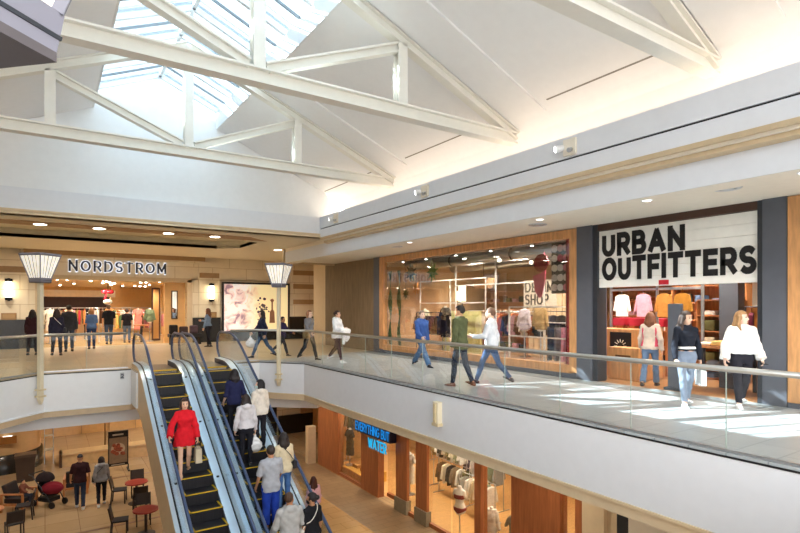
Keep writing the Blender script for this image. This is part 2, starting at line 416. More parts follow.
# ------------------------------------------------------------------ trusses
def ibeam(mb, p0, p1, w, h, up=(0,0,1), tf=.035, tw=.06):
    p0, p1 = Vector(p0), Vector(p1); d = (p1-p0).normalized(); r = d.cross(Vector(up)).normalized(); u = r.cross(d).normalized()
    mb.beam(p0+u*(h/2-tf/2), p1+u*(h/2-tf/2), w, tf, up); mb.beam(p0-u*(h/2-tf/2), p1-u*(h/2-tf/2), w, tf, up)
    mb.beam(p0, p1, tw, h-tf*1.5, up); return mb
where = ['nearest the camera, cut by the top edge of the photo', 'above the escalators, running the width of the atrium', 'farthest from the camera, in front of the white gable wall']
tl = ['white steel roof truss over the nearest roof bay, mostly above the view', 'white steel roof truss in the middle, crossing high above the escalators', 'white steel roof truss nearest the white gable wall']
for y, lab in zip(TY, tl):
    t = thing('roof_truss', lab, 'roof truss', (CX,y,5.4), group='roof trusses')
    zc_ = 5.47
    ibeam(MB(), (CX-5.8,y,zc_), (CX+5.8,y,zc_), .24, .26).build('bottom_chord', truss_m, t, world=True)
    for s in (1,-1):
        a = (CX+s*.02, y, roofz(CX)-.16); b_ = (CX+s*5.85, y, roofz(CX+5.85)-.16)
        ibeam(MB(), a, b_, .2, .2).build('top_chord', truss_m, t, world=True)
        xp = CX+s*2.77
        ibeam(MB(), (xp,y,zc_+.13), (xp,y,roofz(xp)-.25), .2, .2, up=(0,1,0)).build('side_post', truss_m, t, world=True)
        ibeam(MB(), (CX+s*.15,y,zc_+.16), (xp-s*.08,y,roofz(xp)-.33), .18, .18).build('diagonal_brace', truss_m, t, world=True)
    ibeam(MB(), (CX,y,zc_+.13), (CX,y,roofz(CX)-.25), .2, .2, up=(0,1,0)).build('centre_post', truss_m, t, world=True)
# cove strips
for s in (1,-1):
    x = CX + s*(8.55-CX)
    struct(MB().box(x-.04,x+.04,-3,17.2,4.73,4.76).build('trim_cove_light', EMIT('cove_strip','#ffe8cc',5.)))
# left side closing: ledge, fascia, wall
profY('floor_cove_ledge_left', mir([(8.2,4.2),(9.4,4.2),(9.4,4.72),(8.2,4.72)]), -3, 17.3, white)
profY('wall_fascia_left', mir([(8.10,4.2),(8.2,4.2),(8.2,4.92),(8.10,4.92)]), -3, 17.3, fascia_m)
struct(MB().box(-6.1,-6,-3,36,-5,5).build('wall_left', cream))
struct(MB().box(-6,-2.3,-3,17.3,4.2,4.4).build('ceiling_soffit_left', cream))

# ------------------------------------------------------------------ Nordstrom side ceiling with tray
tray = [(-3.2,19.35),(6.0,19.35),(6.75,20.0),(6.75,22.2),(6.0,22.9),(-3.2,22.9),(-3.2,19.35)]
# soffit built as four pieces around the tray
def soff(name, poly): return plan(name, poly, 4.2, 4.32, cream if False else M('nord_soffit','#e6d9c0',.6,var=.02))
soff('ceiling_far_front', [(-6,17.3),(14,17.3),(14,19.35),(-6,19.35)])
soff('ceiling_far_back', [(-6,22.9),(14,22.9),(14,27.7),(-6,27.7)])
soff('ceiling_far_right', [(6.0,19.35),(14,19.35),(14,22.9),(6.0,22.9),(6.75,22.2),(6.75,20.0)])
soff('ceiling_far_left', [(-6,19.35),(-3.2,19.35),(-3.2,22.9),(-6,22.9)])
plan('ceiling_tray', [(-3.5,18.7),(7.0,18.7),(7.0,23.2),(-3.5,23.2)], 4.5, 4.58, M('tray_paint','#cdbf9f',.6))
plan('ceiling_brown_strip', [(-4,18.45),(6.0,18.45),(6.9,19.3),(6.0,19.34),(-4,19.34)], 4.19, 4.2, M('strip_brown','#a57b50',.6))
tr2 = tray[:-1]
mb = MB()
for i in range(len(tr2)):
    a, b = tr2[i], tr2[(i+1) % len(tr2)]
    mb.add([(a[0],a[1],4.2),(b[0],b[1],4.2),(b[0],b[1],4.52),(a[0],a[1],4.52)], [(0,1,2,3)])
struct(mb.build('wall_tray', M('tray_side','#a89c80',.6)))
# ------------------------------------------------------------------ far wall: the Nordstrom facade (Y 27.6)
NY = 27.6
def wy(name, x0, x1, z0, z1, m, y0=NY, y1=NY+.4): return struct(MB().box(x0,x1,y0,y1,z0,z1).build(name, m))
wy('wall_far', -6, -.1, 0, 4.2, stone); wy('wall_far.001', 5.8, 14, 0, 4.2, stone); wy('wall_far.002', -.1, 5.8, 2.95, 4.2, stone)
wy('wall_far_pilaster', -2.1, -.6, 0, 4.0, stone, NY-.12, NY); wy('wall_far_pilaster.001', 6.35, 7.35, 0, 4.0, stone, NY-.12, NY)
wy('trim_entablature', -.75, 6.6, 4.0, 4.2, stone_d, NY-.3, NY); wy('trim_entablature_lip', -1.1, 6.9, 3.9, 4.0, stone, NY-.22, NY)
for xa, xb in ((-2.1,-.6),(6.35,7.35)):
    wy('trim_stone_band', xa+.02, xb-.02, 3.2, 3.45, stone_d, NY-.13, NY)
wy('trim_portal', -.35, -.1, 0, 3.1, beige, NY-.06, NY); wy('trim_portal.001', 5.8, 6.05, 0, 3.1, beige, NY-.06, NY)
wy('trim_portal.002', -.35, 6.05, 2.95, 3.15, beige, NY-.06, NY)
wy('baseboard_far', -6, -.36, 0, 1.22, granite, NY-.14, NY); wy('baseboard_far.001', 6.06, 7.4, 0, 1.22, granite, NY-.14, NY)
wy('baseboard_far.002', 11.1, 14, 0, 1.22, granite, NY-.04, NY); wy('baseboard_far.003', 7.4, 11.1, 0, .42, granite, NY-.06, NY)
wy('trim_poster_pilaster', 11.25, 12.6, 1.22, 4.0, stone, NY-.1, NY)
for z in (1.9, 2.75, 3.5): wy('trim_stone_strip', 11.3, 12.55, z, z+.26, stone_d, NY-.11, NY)
# side return beyond the panelled wall, soffit column
struct(MB().box(12.6,13.0,18.4,NY,0,4.2).build('wall_return', M('orange_stone','#c8955c',.5,var=.05)))
struct(MB().box(10.8,11.3,22.45,23.75,0,4.2).build('wall_column_beige', M('column_beige','#d9c3a0',.5,var=.03)))
# ------------------------------------------------------------------ right wall X 10.8
WX = 10.8
def wx(name, y0, y1, z0, z1, m, x0=WX, x1=WX+.3): return struct(MB().box(x0,x1,y0,y1,z0,z1).build(name, m))
wx('wall_right_panel', 18.0, 22.45, 0, 3.7, wood_g)
for z in (.0,): pass
wx('wall_right_pillar', 17.55, 18.0, 0, 3.7, charcoal, WX-.06, WX+.3)
wx('wall_right_pillar.001', 7.95, 8.38, 0, 3.7, charcoal, WX-.08, WX+.5)
wx('wall_right_pillar.002', 3.98, 4.36, 0, 3.7, charcoal, WX-.08, WX+.5)
wx('trim_pillar_track', 7.83, 7.95, 0, 3.7, dsteel, WX-.03, WX+.3)
wx('trim_pillar_track.001', 4.36, 4.46, 0, 3.7, dsteel, WX-.03, WX+.3)
wx('trim_shop_header', 4.36, 7.95, 3.53, 3.7, M('header_brown','#4b342a',.5), WX-.02, WX+.4)
# wood frame of the display window
wx('trim_window_frame', 8.38, 8.6, 0.15, 3.66, wood_f, WX-.07, WX+.12)
wx('trim_window_frame.001', 17.28, 17.55, 0.15, 3.66, wood_f, WX-.07, WX+.12)
wx('trim_window_frame.002', 8.6, 17.28, 3.45, 3.66, wood_f, WX-.07, WX+.12)
wx('trim_window_frame.003', 8.6, 17.28, 0.12, .32, wood_f, WX-.07, WX+.12)
wx('baseboard_right', 8.38, 17.55, 0, .12, charcoal, WX-.1, WX+.15)
gl = [8.6, 10.9, 13.1, 15.2, 17.28]
for i in range(4):
    wx('window_%d' % (3+i), gl[i]+.005, gl[i+1]-.005, .32, 3.45, shopgl, WX+.01, WX+.022)
# neighbouring shopfront at the right edge
wx('trim_neighbour_frame', 3.62, 3.96, .1, 3.66, wood_f, WX-.1, WX+.2); wx('trim_neighbour_frame.001', 1.0, 3.62, 3.3, 3.66, wood_f, WX-.06, WX+.2)
wx('wall_neighbour', 1.0, 3.62, .1, 3.3, wood_o, WX+.02, WX+.2); wx('baseboard_neighbour', 1., 3.96, 0, .1, charcoal, WX-.08, WX+.2)
wx('trim_neighbour_frame.002', 3.2, 3.3, .1, 3.3, wood_f, WX-.06, WX+.2)
struct(MB().box(10.8,11.1,-3,1.0,0,3.7).build('wall_right_near', cream))
# ------------------------------------------------------------------ store shells
def room(nm, x0,x1,y0,y1,z0,z1, fl, wl, cl, sides):
    if 'f' in sides: struct(MB().box(x0,x1,y0,y1,z0-.03,z0+.002).build('floor_'+nm, fl))
    if 'c' in sides: struct(MB().box(x0,x1,y0,y1,z1,z1+.05).build('ceiling_'+nm, cl))
    if 'X' in sides: struct(MB().box(x1,x1+.1,y0,y1,z0,z1).build('wall_back_'+nm, wl))
    if 'y' in sides: struct(MB().box(x0,x1,y0-.1,y0,z0,z1).build('wall_side_'+nm, wl))
    if 'Y' in sides: struct(MB().box(x0,x1,y1,y1+.1,z0,z1).build('wall_side_'+nm+'.001', wl))
    if 'x' in sides: struct(MB().box(x0-.1,x0,y0,y1,z0,z1).build('wall_side_'+nm+'.002', wl))
planks = BRICK('wood_planks','#cfa882','#c39a72','#a5805c', .55, 3.8, 'yz', .01, .5, offset=0., var=.12)
dark_c = M('dark_ceiling', '#57534e', .8)
room('clothing_store', 10.8, 17.0, 4.0, 18.0, 0, 3.7, wood_s, planks, dark_c, 'fcXyY')
room('department_store', -4.0, 10.0, 27.6, 42.0, 0, 3.1, M('cream_store_floor','#c9a877',.25,var=.05), M('cream_store_wall','#dcb98a',.5,var=.04), M('cream_store_ceiling','#e6cda6',.6,var=.02), 'fcxX')
struct(MB().box(-4,10,42,42.1,0,3.1).build('wall_back_department_store.001', M('cream_store_wall','#dcb98a')))

plan('wall_balcony_left', [(-6,1.42),(-.95,1.42),(-.95,12),(-6,12)], -1.0, 0, white)
# the camera's own balcony and the closing walls below it
plan('floor_near', [(-6,-3),(RX,-3),(RX,1.0),(3,1.42),(-6,1.42)], -.03, 0, tile_g)
plan('wall_balcony_near', [(-6,-3),(RX,-3),(RX,1.0),(3,1.42),(-6,1.42)], -1.0, -.03, white)
struct(MB().box(-6,16,-3.1,-3,-5,-1.0).build('wall_rear_lower', cream))
struct(MB().box(16,16.1,-3,34,-5,-1.0).build('wall_right_lower', cream))

for y_ in (18.5, 23.7): struct(MB().box(-6,5,y_,y_+.12,-5.0,-5.0+.004).build('floor_lower_inlay', M('inlay_brown','#7d5636',.4)))
# ------------------------------------------------------------------ glass railings
bronze_r = M('handrail_steel', '#bcbab4', .3, metal=.8, var=.04)
def railing(label, segs, ext):
    """segs: list of ((x,y),(x,y)) panels along the edge, ext: handrail polyline"""
    a = segs[0][0]
    t = thing('glass_railing', label, 'railing', (a[0],a[1],0), group='glass railings of the upper floor')
    for p, q in segs:
        d = Vector((q[0]-p[0], q[1]-p[1], 0)); L = d.length; d.normalize()
        p0 = Vector((p[0],p[1],.0)) + d*.008; p1 = Vector((q[0],q[1],.0)) - d*.008
        MB().beam(p0+Vector((0,0,.5)), p1+Vector((0,0,.5)), .014, .93).build('glass_panel', glass, t, world=True)
    for p, q in segs[1:]:
        MB().box(p[0]-.005,p[0]+.005,p[1]-.005,p[1]+.005,.04,.97).build('panel_edge', edge_g, t, world=True)
    for p, q in zip(ext, ext[1:]):
        MB().beam((p[0],p[1],.02), (q[0],q[1],.02), .03, .03).build('base_shoe', steel, t, world=True)
    hr = []
    for i, p in enumerate(ext):
        hr.append((p[0],p[1],1.0))
    MB().tube(hr, .036, 12).build('handrail', bronze_r, t, smooth=True, world=True)
ins = -.07
eR = offs(edgeR, ins); eL = offs(edgeL, ins)
ys = [eR[2][1],14.45,13.19,11.91,10.67,9.41,8.16,6.91,5.68,4.44,3.18,1.93,.68,-.57,-1.82]
xr = eR[2][0]
railing('long clear glass railing with steel handrail along the right walkway', [((xr,ys[i]),(xr,ys[i+1])) for i in range(len(ys)-1)], [(xr,ys[0]),(xr,-1.9)])
railing('short glass railing between the right escalator and the corner, behind the slim lamp post', [((4.9,EY+.07),(5.8-.05,eR[1][1])),((5.8-.05,eR[1][1]),eR[2])], [(4.9,EY+.07),(5.8-.05,eR[1][1]),eR[2]])
railing('glass railing on the left balcony in front of the lit store entrance', [((-1.02,12.2),(-1.02,14.0)),((-1.02,14.0),eL[1]),(eL[1],eL[2]),(eL[2],(.95,EY+.07)),((.95,EY+.07),(1.98,EY+.07))], [(-1.02,12.2),eL[1],eL[2],(1.98,EY+.07)])
# small level marker on the left balcony face
t = thing('level_marker', 'small grey plaque bearing the number 2 on the white left balcony face', 'plaque', (1.8,EY-.03,-.32))
MB().box(1.775,1.875,EY-.012,EY-.002,-.30,-.12).build('plate', M('plaque_grey','#b9babd',.5), t, world=True)
letters('2', .12, .026, .012, (1.785,EY-.012,-.27), (1,0,0), (0,-1,0), charcoal, t)

# ------------------------------------------------------------------ lamp posts
lan_f = M('lantern_frame', '#85838e', .5, var=.02)
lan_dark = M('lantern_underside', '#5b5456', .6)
def lan_glass():
    m = bpy.data.materials.new('lantern_glass'); m.use_nodes = True
    nt = m.node_tree; N = nt.nodes; L = nt.links; b = N['Principled BSDF']
    tc = N.new('ShaderNodeTexCoord'); no = N.new('ShaderNodeTexNoise'); no.inputs['Scale'].default_value = 9
    mp = N.new('ShaderNodeMapping'); mp.inputs['Scale'].default_value = (1.5,1.5,.5); mp.inputs['Rotation'].default_value = (.2,.3,0)
    L.new(tc.outputs['Object'], mp.inputs[0]); L.new(mp.outputs[0], no.inputs['Vector'])
    rp = N.new('ShaderNodeValToRGB'); rp.color_ramp.elements[0].color = srgb('#f3ead6')+[1]; rp.color_ramp.elements[1].color = srgb('#fffaf0')+[1]
    rp.color_ramp.elements[0].position = .35; rp.color_ramp.elements[1].position = .6
    L.new(no.outputs['Fac'], rp.inputs[0]); L.new(rp.outputs[0], b.inputs['Base Color']); L.new(rp.outputs[0], b.inputs['Emission Color'])
    b.inputs['Emission Strength'].default_value = .22; b.inputs['Roughness'].default_value = .5
    return m
lgm = lan_glass()
post_m = M('post_cream', '#e3d6b8', .5, var=.03)
def lantern_post(label, x, y, zbot, bracket=True, zf=None):
    t = thing('lamp_post', label, 'lamp post', (x,y,zbot), rz=PI/4, group='lamp posts')
    Z = lambda z: z - zbot
    b = MB(); b.box(-.055,.055,-.055,.055,Z(zbot+.12),Z(2.4))
    b.build('post', post_m, t, bevel=.012)
    MB().prism([(-.055,Z(zbot+.12)),(.055,Z(zbot+.12)),(.0,Z(zbot))], 'y', -.05, .05).build('tip', post_m, t)
    for z in (-.39,-.56):
        MB().box(-.09,.09,-.09,.09,Z(z)-.02,Z(z)+.02).build('clamp', M('clamp_cream','#d6c49c',.5), t)
    r0, r1, h0, h1 = .17, .31, 2.50, 3.06
    sq = lambda r, z: [(-r,-r,z),(r,-r,z),(r,r,z),(-r,r,z)]
    MB().add(sq(r0,Z(2.40))+sq(r0+.012,Z(h0)), [(0,1,2,3)[::-1],(4,5,6,7),(0,1,5,4),(1,2,6,5),(2,3,7,6),(3,0,4,7)]).build('lantern_base', lan_f, t)
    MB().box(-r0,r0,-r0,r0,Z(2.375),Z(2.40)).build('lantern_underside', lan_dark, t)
    MB().add(sq(r0+.007,Z(2.432))+sq(r0+.009,Z(2.442)), [(0,1,2,3)[::-1],(4,5,6,7),(0,1,5,4),(1,2,6,5),(2,3,7,6),(3,0,4,7)]).build('groove', dsteel, t)
    MB().box(-.06,.06,-.09,.09,Z(2.368),Z(2.376)).build('underside_plate', lan_f, t)
    MB().add(sq(r1+.0,Z(h1))+sq(r1+.03,Z(3.10))+sq(r1+.0,Z(3.13)), [(0,1,2,3)[::-1],(8,9,10,11)]+[(a+k,(a+1)%4+k,(a+1)%4+k+4,a+k+4) for k in (0,4) for a in range(4)]).build('lantern_cap', lan_f, t)
    for k in range(4):
        a = k*PI/2; R = Matrix.Rotation(a,3,'Z')
        f = [R @ Vector(v) for v in ((-r0,-r0,Z(h0)),(r0,-r0,Z(h0)),(r1,-r1,Z(h1)),(-r1,-r1,Z(h1)))]
        g = MB().add(f, [(0,1,2,3)]).build('lantern_panel', lgm, t)
        c = MB(); c.beam(f[0], f[3], .028, .028)
        for u in (.22,.40,.60,.78):
            c.beam(f[0].lerp(f[1],u), f[3].lerp(f[2],u), .012 if u in (.4,.6) else .008, .012)
        c.build('lantern_frame', lan_f, t)
    return t
lantern_post('cream lamp post with flared lantern at the left balcony corner', -.1, 16.63, -.77)
lantern_post('cream lamp post with flared lantern right of the escalators', 6.2, 16.28, -.77)
# the near lamp at the camera's own balcony, its lantern cuts the upper left corner
lantern_post('large flared lantern close to the camera in the upper left corner', -.215, 1.62, -.77)
# bracket stub on the right balcony face
t = thing('fascia_bracket', 'cream bracket stub fixed to the white right balcony face', 'bracket', (RX-.16,8.72,-.7))
MB().box(RX-.12,RX-.0,8.63,8.80,-.64,-.2).build('body', post_m, t, world=True, bevel=.01)
MB().box(RX-.15,RX-.0,8.68,8.75,-.62,-.24).build('rib', M('clamp_cream','#d6c49c',.5), t, world=True)
MB().box(RX-.13,RX-.0,8.61,8.82,-.70,-.64).build('foot', M('clamp_cream','#d6c49c',.5), t, world=True)

# ------------------------------------------------------------------ escalators
TN = math.tan(math.radians(30)); YT = 15.72; YB = YT - 5/TN
def ez(y):
    def sm(d, r=.7):   # smooth ramp: 0 for d<-r, d for d>r
        return 0 if d < -r else d if d > r else (d+r)**2/(4*r)
    return -TN*sm(YT-y) + TN*sm(YB-y)
YTOP, YEND = 17.25, 5.6
ypath = [YTOP] + [YT+.9-.15*i for i in range(13)] + [13.,11.,9.5] + [YB+.9-.15*i for i in range(13)] + [YEND]
blue_p_unused = None and M('escalator_panel', '#eef5fa', .3, metal=.0, var=.12, scale=2.2, stretch=(1,.5,1))
deck_m = M('escalator_deck', '#d3e2ee', .32, metal=.5, var=.08, scale=2)
step_m = BRICK('step_grooves', '#26242b', '#1d1b21', '#0f0e12', 9., .012, 'yx', .003, .5)
yellow = M('step_yellow', '#e0b51e', .5)
hand_m = M('escalator_handrail', '#3f4f70', .35, var=.08)
clad_m = M('escalator_cladding', '#dcc39d', .55, var=.03)
escgl  = GLASS('escalator_glass', (.90,.95,.985), .25, .02, .05)
def esc(label, xl, xr, outer_l, outer_r):
    t = thing('escalator', label, 'escalator', ((xl+xr)/2, YEND, -5), group='escalators')
    top = [(y, ez(y)) for y in ypath]
    def band(z0, z1, x0, x1, name, mat, y0=None):
        up = [(y, z+z1) for y, z in top]; dn = [(y, z+z0) for y, z in top][::-1]
        return MB().prism(up+dn, 'x', x0, x1).build(name, mat, t, world=True)
    # truss body under the steps
    zz = [(y, ez(y)-.35) for y in ypath]; low = [(y, max(ez(y)-1.05,-5.0)) for y in ypath][::-1]
    MB().prism(zz+low, 'x', xl+.02, xr-.02).build('truss_body', clad_m, t, world=True)
    for x, s, out in ((xl,-1,outer_l),(xr,1,outer_r)):
        # inner skirt + inner deck, outer deck, glass, handrail, newel
        band(-.12, .15, x - s*.19 - .006, x - s*.19 + .006, 'skirt', M('skirt_dark','#2b3350',.35,metal=.3), None)
        a, b = sorted((x-s*.17, x)); 
        up = [(y, z+.06) for y,z in top]; dn = [(y, z+.03) for y,z in top][::-1]
        mb = MB()
        for (y0,z0),(y1,z1) in zip(top, top[1:]):
            mb.add([(x-s*.19,y0,z0+.15),(x-s*.19,y1,z1+.15),(x,y1,z1+.17),(x,y0,z0+.17)], [(0,1,2,3)])
        mb.build('inner_deck', deck_m, t, world=True)
        if out:
            mb = MB()
            for (y0,z0),(y1,z1) in zip(top, top[1:]):
                mb.add([(x,y0,z0+.15),(x,y1,z1+.15),(x+s*out,y1,z1+.12),(x+s*out,y0,z0+.12)], [(0,1,2,3)])
            mb.build('outer_deck', deck_m, t, world=True)
            if out == .11: continue_clad = False
            else: continue_clad = True
            a, b = sorted((x+s*(out-.03), x+s*out))
            up = [(y, z+.12) for y,z in top]; dn = [(y, max(z-1.05,-5.0)) for y,z in top][::-1]
            if continue_clad: MB().prism(up+dn, 'x', a, b).build('cladding', clad_m, t, world=True)
        # balustrade
        n = 10
        yc, r = YTOP+.02, .39
        arc = [(yc + r*math.cos(PI/2-PI*i/n), .545+r*math.sin(PI/2-PI*i/n)) for i in range(n+1)]
        yb2 = YEND; arcb = [(yb2 - r*math.sin(PI*i/n), -5+.545-r*math.cos(PI*i/n)) for i in range(n+1)]
        up = [(y, z+.935) for y, z in top]; dn = [(y, z+.15) for y, z in top][::-1]
        up = [(y, z+.935) for y, z in top]; dn = [(y, z+.15) for y, z in top][::-1]
        MB().prism(arc[::-1] + up + arcb[::-1] + dn, 'x', x-.006, x+.006).build('balustrade_glass', escgl, t, world=True)
        MB().tube([(x,y,z+.16) for y,z in top], .02, 6).build('glass_channel', rubber, t, world=True)
        pts = [(x, yc+(r+.02)*math.cos(-PI/2+PI*i/n), .545+(r+.02)*math.sin(-PI/2+PI*i/n)) for i in range(n+1)]
        pts += [(x,y,z+.965) for y,z in top]
        pts += [(x, yb2-(r+.02)*math.sin(PI*i/n), -5+.545+(r+.02)*math.cos(PI*i/n)) for i in range(n+1)]
        MB().tube(pts, .034, 8).build('handrail', hand_m, t, smooth=True, world=True)
        for yy in (15.2,13.6,12.0,10.4):
            MB().cyl((x-s*.1,yy,ez(yy)+.15),(x-s*.1,yy,ez(yy)+.18),.03,n=8).build('deck_stud', rubber, t, world=True)
    x0, x1 = xl+.2, xr-.2
    MB().box(x0,x1,15.95,17.6,-.06,.004).build('landing_plate', M('landing_steel','#8b8378',.35,metal=.6,scale=30), t, world=True)
    MB().box(x0,x1,15.86,15.97,-.02,.012).build('comb_plate', yellow, t, world=True)
    k = 0
    while True:
        yn = 15.6 - .4*k; z = -TN*(15.72-yn) if k else -.02
        if k == 0: z = -.03
        if z < -4.9: break
        st = MB().box(x0,x1,yn-.4+.005,yn+.0,z-.30,z-.0)
        # nose is towards the lower side
        s_ = st.build('step', step_m, t, world=True)
        e = MB().box(x0,x1,yn-.4,yn-.37,z-.012,z+.004); e.box(x0,x0+.035,yn-.4,yn,z-.01,z+.004); e.box(x1-.035,x1,yn-.4,yn,z-.01,z+.004)
        off = Vector(LOC[t.name]); e.v = [tuple(Vector(v)-off) for v in e.v]
        e.build('yellow_edge', yellow, s_)
        k += 1
    return t
esc('left escalator carrying the woman in red down', 2.2, 3.27, .1, .11)
esc('right escalator carrying six riders up', 3.49, 4.65, .11, .12)
# fill between and beside them
# ------------------------------------------------------------------ signs
blk = M('sign_black', '#17171a', .4)
t = thing('store_sign', 'black serif letters with a white halo over the far store entrance', 'sign', (.88,NY-.02,3.3))
letters('NORDSTROM', .50, .10, .09, (.86,NY-.005,3.33), (1,0,0), (0,-1,0), M('sign_navy','#23242e',.4), t, gap=1.3, contrast=True, width=3.98, halo=EMIT('halo_white','#eef2ff',.55))
t = thing('store_sign', 'big white slatted banner with two lines of heavy black letters', 'sign', (WX+.06,4.4,2.2))
ban = M('banner_white', '#f7f5f0', .6, var=.03)
zb = 2.2
for i in range(6):
    MB().box(WX+.04,WX+.1,4.46,7.83,zb+i*.22+.004,zb+(i+1)*.22-.002).build('board', ban, t, world=True)
lu = (0,-1,0)
letters('URBAN', .53, .128, .02, (WX+.04,7.74,2.91), lu, (-1,0,0), blk, t, gap=.5, width=1.93)
letters('OUTFITTERS', .53, .128, .02, (WX+.04,7.74,2.36), lu, (-1,0,0), blk, t, gap=.5, width=3.24)
t2 = tag(MB().box(WX+.02,WX+.038,6.15,6.36,2.22,2.32).build('sticker', M('red_sticker','#c62534',.5)), 'small red sticker at the lower edge of the white shop banner', 'sticker')
# ------------------------------------------------------------------ sconces, plaques, poster
for x, lab in ((-1.25,'left of the lit store entrance, behind the lamp post'),(6.93,'right of the lit store entrance, above the woman in denim')):
    t = thing('wall_sconce', 'glowing tube wall sconce '+lab, 'wall lamp', (x,NY-.22,2.05), group='tube wall sconces')
    MB().cyl((x,NY-.24,2.15),(x,NY-.24,2.8),.105,n=16).build('lamp_tube', sconce_e, t, smooth=True, world=True)
    MB().cyl((x,NY-.24,2.8),(x,NY-.24,2.92),.13,n=16).build('cap', black, t, world=True)
    MB().cyl((x,NY-.24,2.03),(x,NY-.24,2.15),.13,n=16).build('cap', black, t, world=True)
    MB().box(x-.05,x+.05,NY-.14,NY-.1,2.0,2.95).build('back_plate', black, t, world=True)
    t = thing('wall_plaque', 'small brown wall plaque under the sconce '+('left' if x<0 else 'right')+' of the store entrance', 'plaque', (x,NY-.14,1.2), group='wall plaques')
    MB().box(x-.26,x+.26,NY-.16,NY-.12,1.22,1.5).build('plaque_plate', M('plaque_brown','#9d7a50',.4,metal=.3), t, world=True)
    MB().box(x-.2,x+.2,NY-.165,NY-.16,1.28,1.44).build('plaque_face', M('plaque_face','#b08d60',.4,metal=.3), t, world=True)
def poster_mat():
    m = bpy.data.materials.new('flower_poster'); m.use_nodes = True
    nt = m.node_tree; N = nt.nodes; L = nt.links; b = N['Principled BSDF']
    tc = N.new('ShaderNodeTexCoord'); n1 = N.new('ShaderNodeTexNoise'); n1.inputs['Scale'].default_value = 2.2; n1.inputs['Detail'].default_value = 6; n1.inputs['Distortion'].default_value = .8
    L.new(tc.outputs['Object'], n1.inputs['Vector'])
    r1 = N.new('ShaderNodeValToRGB'); e = r1.color_ramp.elements
    e[0].position = .36; e[0].color = srgb('#a3808c')+[1]; e[1].position = .56; e[1].color = srgb('#fffaf4')+[1]
    x = e.new(.44); x.color = srgb('#edd0c8')+[1]
    L.new(n1.outputs['Fac'], r1.inputs[0])
    sp = N.new('ShaderNodeSeparateXYZ'); L.new(tc.outputs['Object'], sp.inputs[0])
    mr = N.new('ShaderNodeMapRange'); mr.inputs['From Min'].default_value = 1.0; mr.inputs['From Max'].default_value = 2.0; L.new(sp.outputs['X'], mr.inputs['Value'])
    mx = N.new('ShaderNodeMix'); mx.data_type = 'RGBA'; L.new(mr.outputs[0], mx.inputs['Factor'])
    L.new(r1.outputs[0], mx.inputs['A']); mx.inputs['B'].default_value = srgb('#f8e3ab')+[1]
    L.new(mx.outputs['Result'], b.inputs['Base Color']); L.new(mx.outputs['Result'], b.inputs['Emission Color']); b.inputs['Emission Strength'].default_value = .22
    return m
t = thing('poster_lightbox', 'large backlit flower poster in a dark frame on the far wall', 'lightbox', (7.5,NY-.1,.45))
MB().box(7.55,11.0,NY-.11,NY-.05,.5,2.95).build('poster_face', poster_mat(), t, world=True)
for a in ((7.46,7.56,.42,3.03),(10.98,11.08,.42,3.03),(7.56,10.98,2.93,3.03),(7.56,10.98,.42,.52)):
    MB().box(a[0],a[1],NY-.16,NY-.05,a[2],a[3]).build('frame', M('frame_dark','#2a2320',.4), t, world=True)
fl = MB(); rr = random.Random(5)
for i in range(26):
    fl.ell((9.55+rr.gauss(0,.17), NY-.115, 1.72+rr.gauss(0,.2)), (rr.uniform(.03,.08),.006,rr.uniform(.03,.08)), 8)
fl.build('printed_flowers', M('poster_flowers','#5b4a55',.6,var=.5,scale=14), t, world=True)
MB().prism([(9.95,.9),(10.25,.9),(10.22,1.5),(10.14,1.62),(10.14,2.0),(10.22,2.12),(10.1,2.2),(9.98,2.12),(10.06,2.0),(10.06,1.62),(9.98,1.5)],'y',NY-.125,NY-.112).build('printed_vase', M('poster_vase','#9c6d4f',.6), t, world=True)
# ------------------------------------------------------------------ ceiling fittings
def downlight(x, y, z, lab, grp, em=warm_e, r=.095):
    t = thing('downlight', lab, 'ceiling light', (x,y,z), group=grp)
    MB().lathe([(r*1.25,0),(r*1.25,-.015),(r,-.015),(r,-.002)], (x,y,z), 18).build('trim_ring', white, t, world=True)
    MB().cyl((x,y,z-.012),(x,y,z-.004),r,n=18).build('lens', em, t, world=True)
for i, x in enumerate((-1.6,-.12,1.4,3.4,4.9)):
    downlight(x, 18.92, 4.19, 'round downlight in the brown strip of the far ceiling', 'strip downlights', r=.16)
downlight(8.3, 21.9, 4.2, 'round downlight in the far ceiling above the panelled corner', None, r=.16)
for y in (3.0,5.3,7.7,12.5):
    downlight(8.66, y, 3.6, 'round downlight in the low ceiling over the right walkway', 'walkway downlights', EMIT('dim_lens','#fff8ee',2.5), r=.075)
for x, y, lab in ((9.2,4.25,'nearest the women'),(9.6,8.6,'near the display window'),(9.3,14.2,'far along the walkway')):
    t = thing('ceiling_vent', 'pale round air vent in the walkway ceiling, '+lab, 'vent', (x,y,3.68), group='walkway air vents')
    MB().lathe([(.22,0),(.2,-.02),(.14,-.02),(.12,-.005)], (x,y,3.68), 20).build('outer_ring', steel, t, world=True)
    MB().cyl((x,y,3.655),(x,y,3.67),.09,n=16).build('centre_disc', steel, t, world=True)
for y, lab in ((6.48,'nearest spotlight'),(11.0,'middle spotlight'),(16.0,'farthest spotlight, near the corner,')):
    t = thing('emergency_spotlight', lab+' on a white plate on the upper right fascia', 'spotlight', (8.08,y,4.6), group='fascia spotlights')
    MB().box(8.05,8.10,y-.16,y+.12,4.56,4.86).build('back_plate', cream, t, world=True, bevel=.006)
    MB().cyl((8.06,y+.12,4.72),(7.93,y+.2,4.69),.055,.07,n=14).build('lamp_head', white, t, world=True)
    MB().cyl((7.93,y+.2,4.69),(7.925,y+.203,4.689),.05,n=14).build('lens', white_e, t, world=True)
    MB().cyl((8.06,y-.06,4.66),(7.97,y-.08,4.62),.035,.045,n=12).build('sensor', steel, t, world=True)
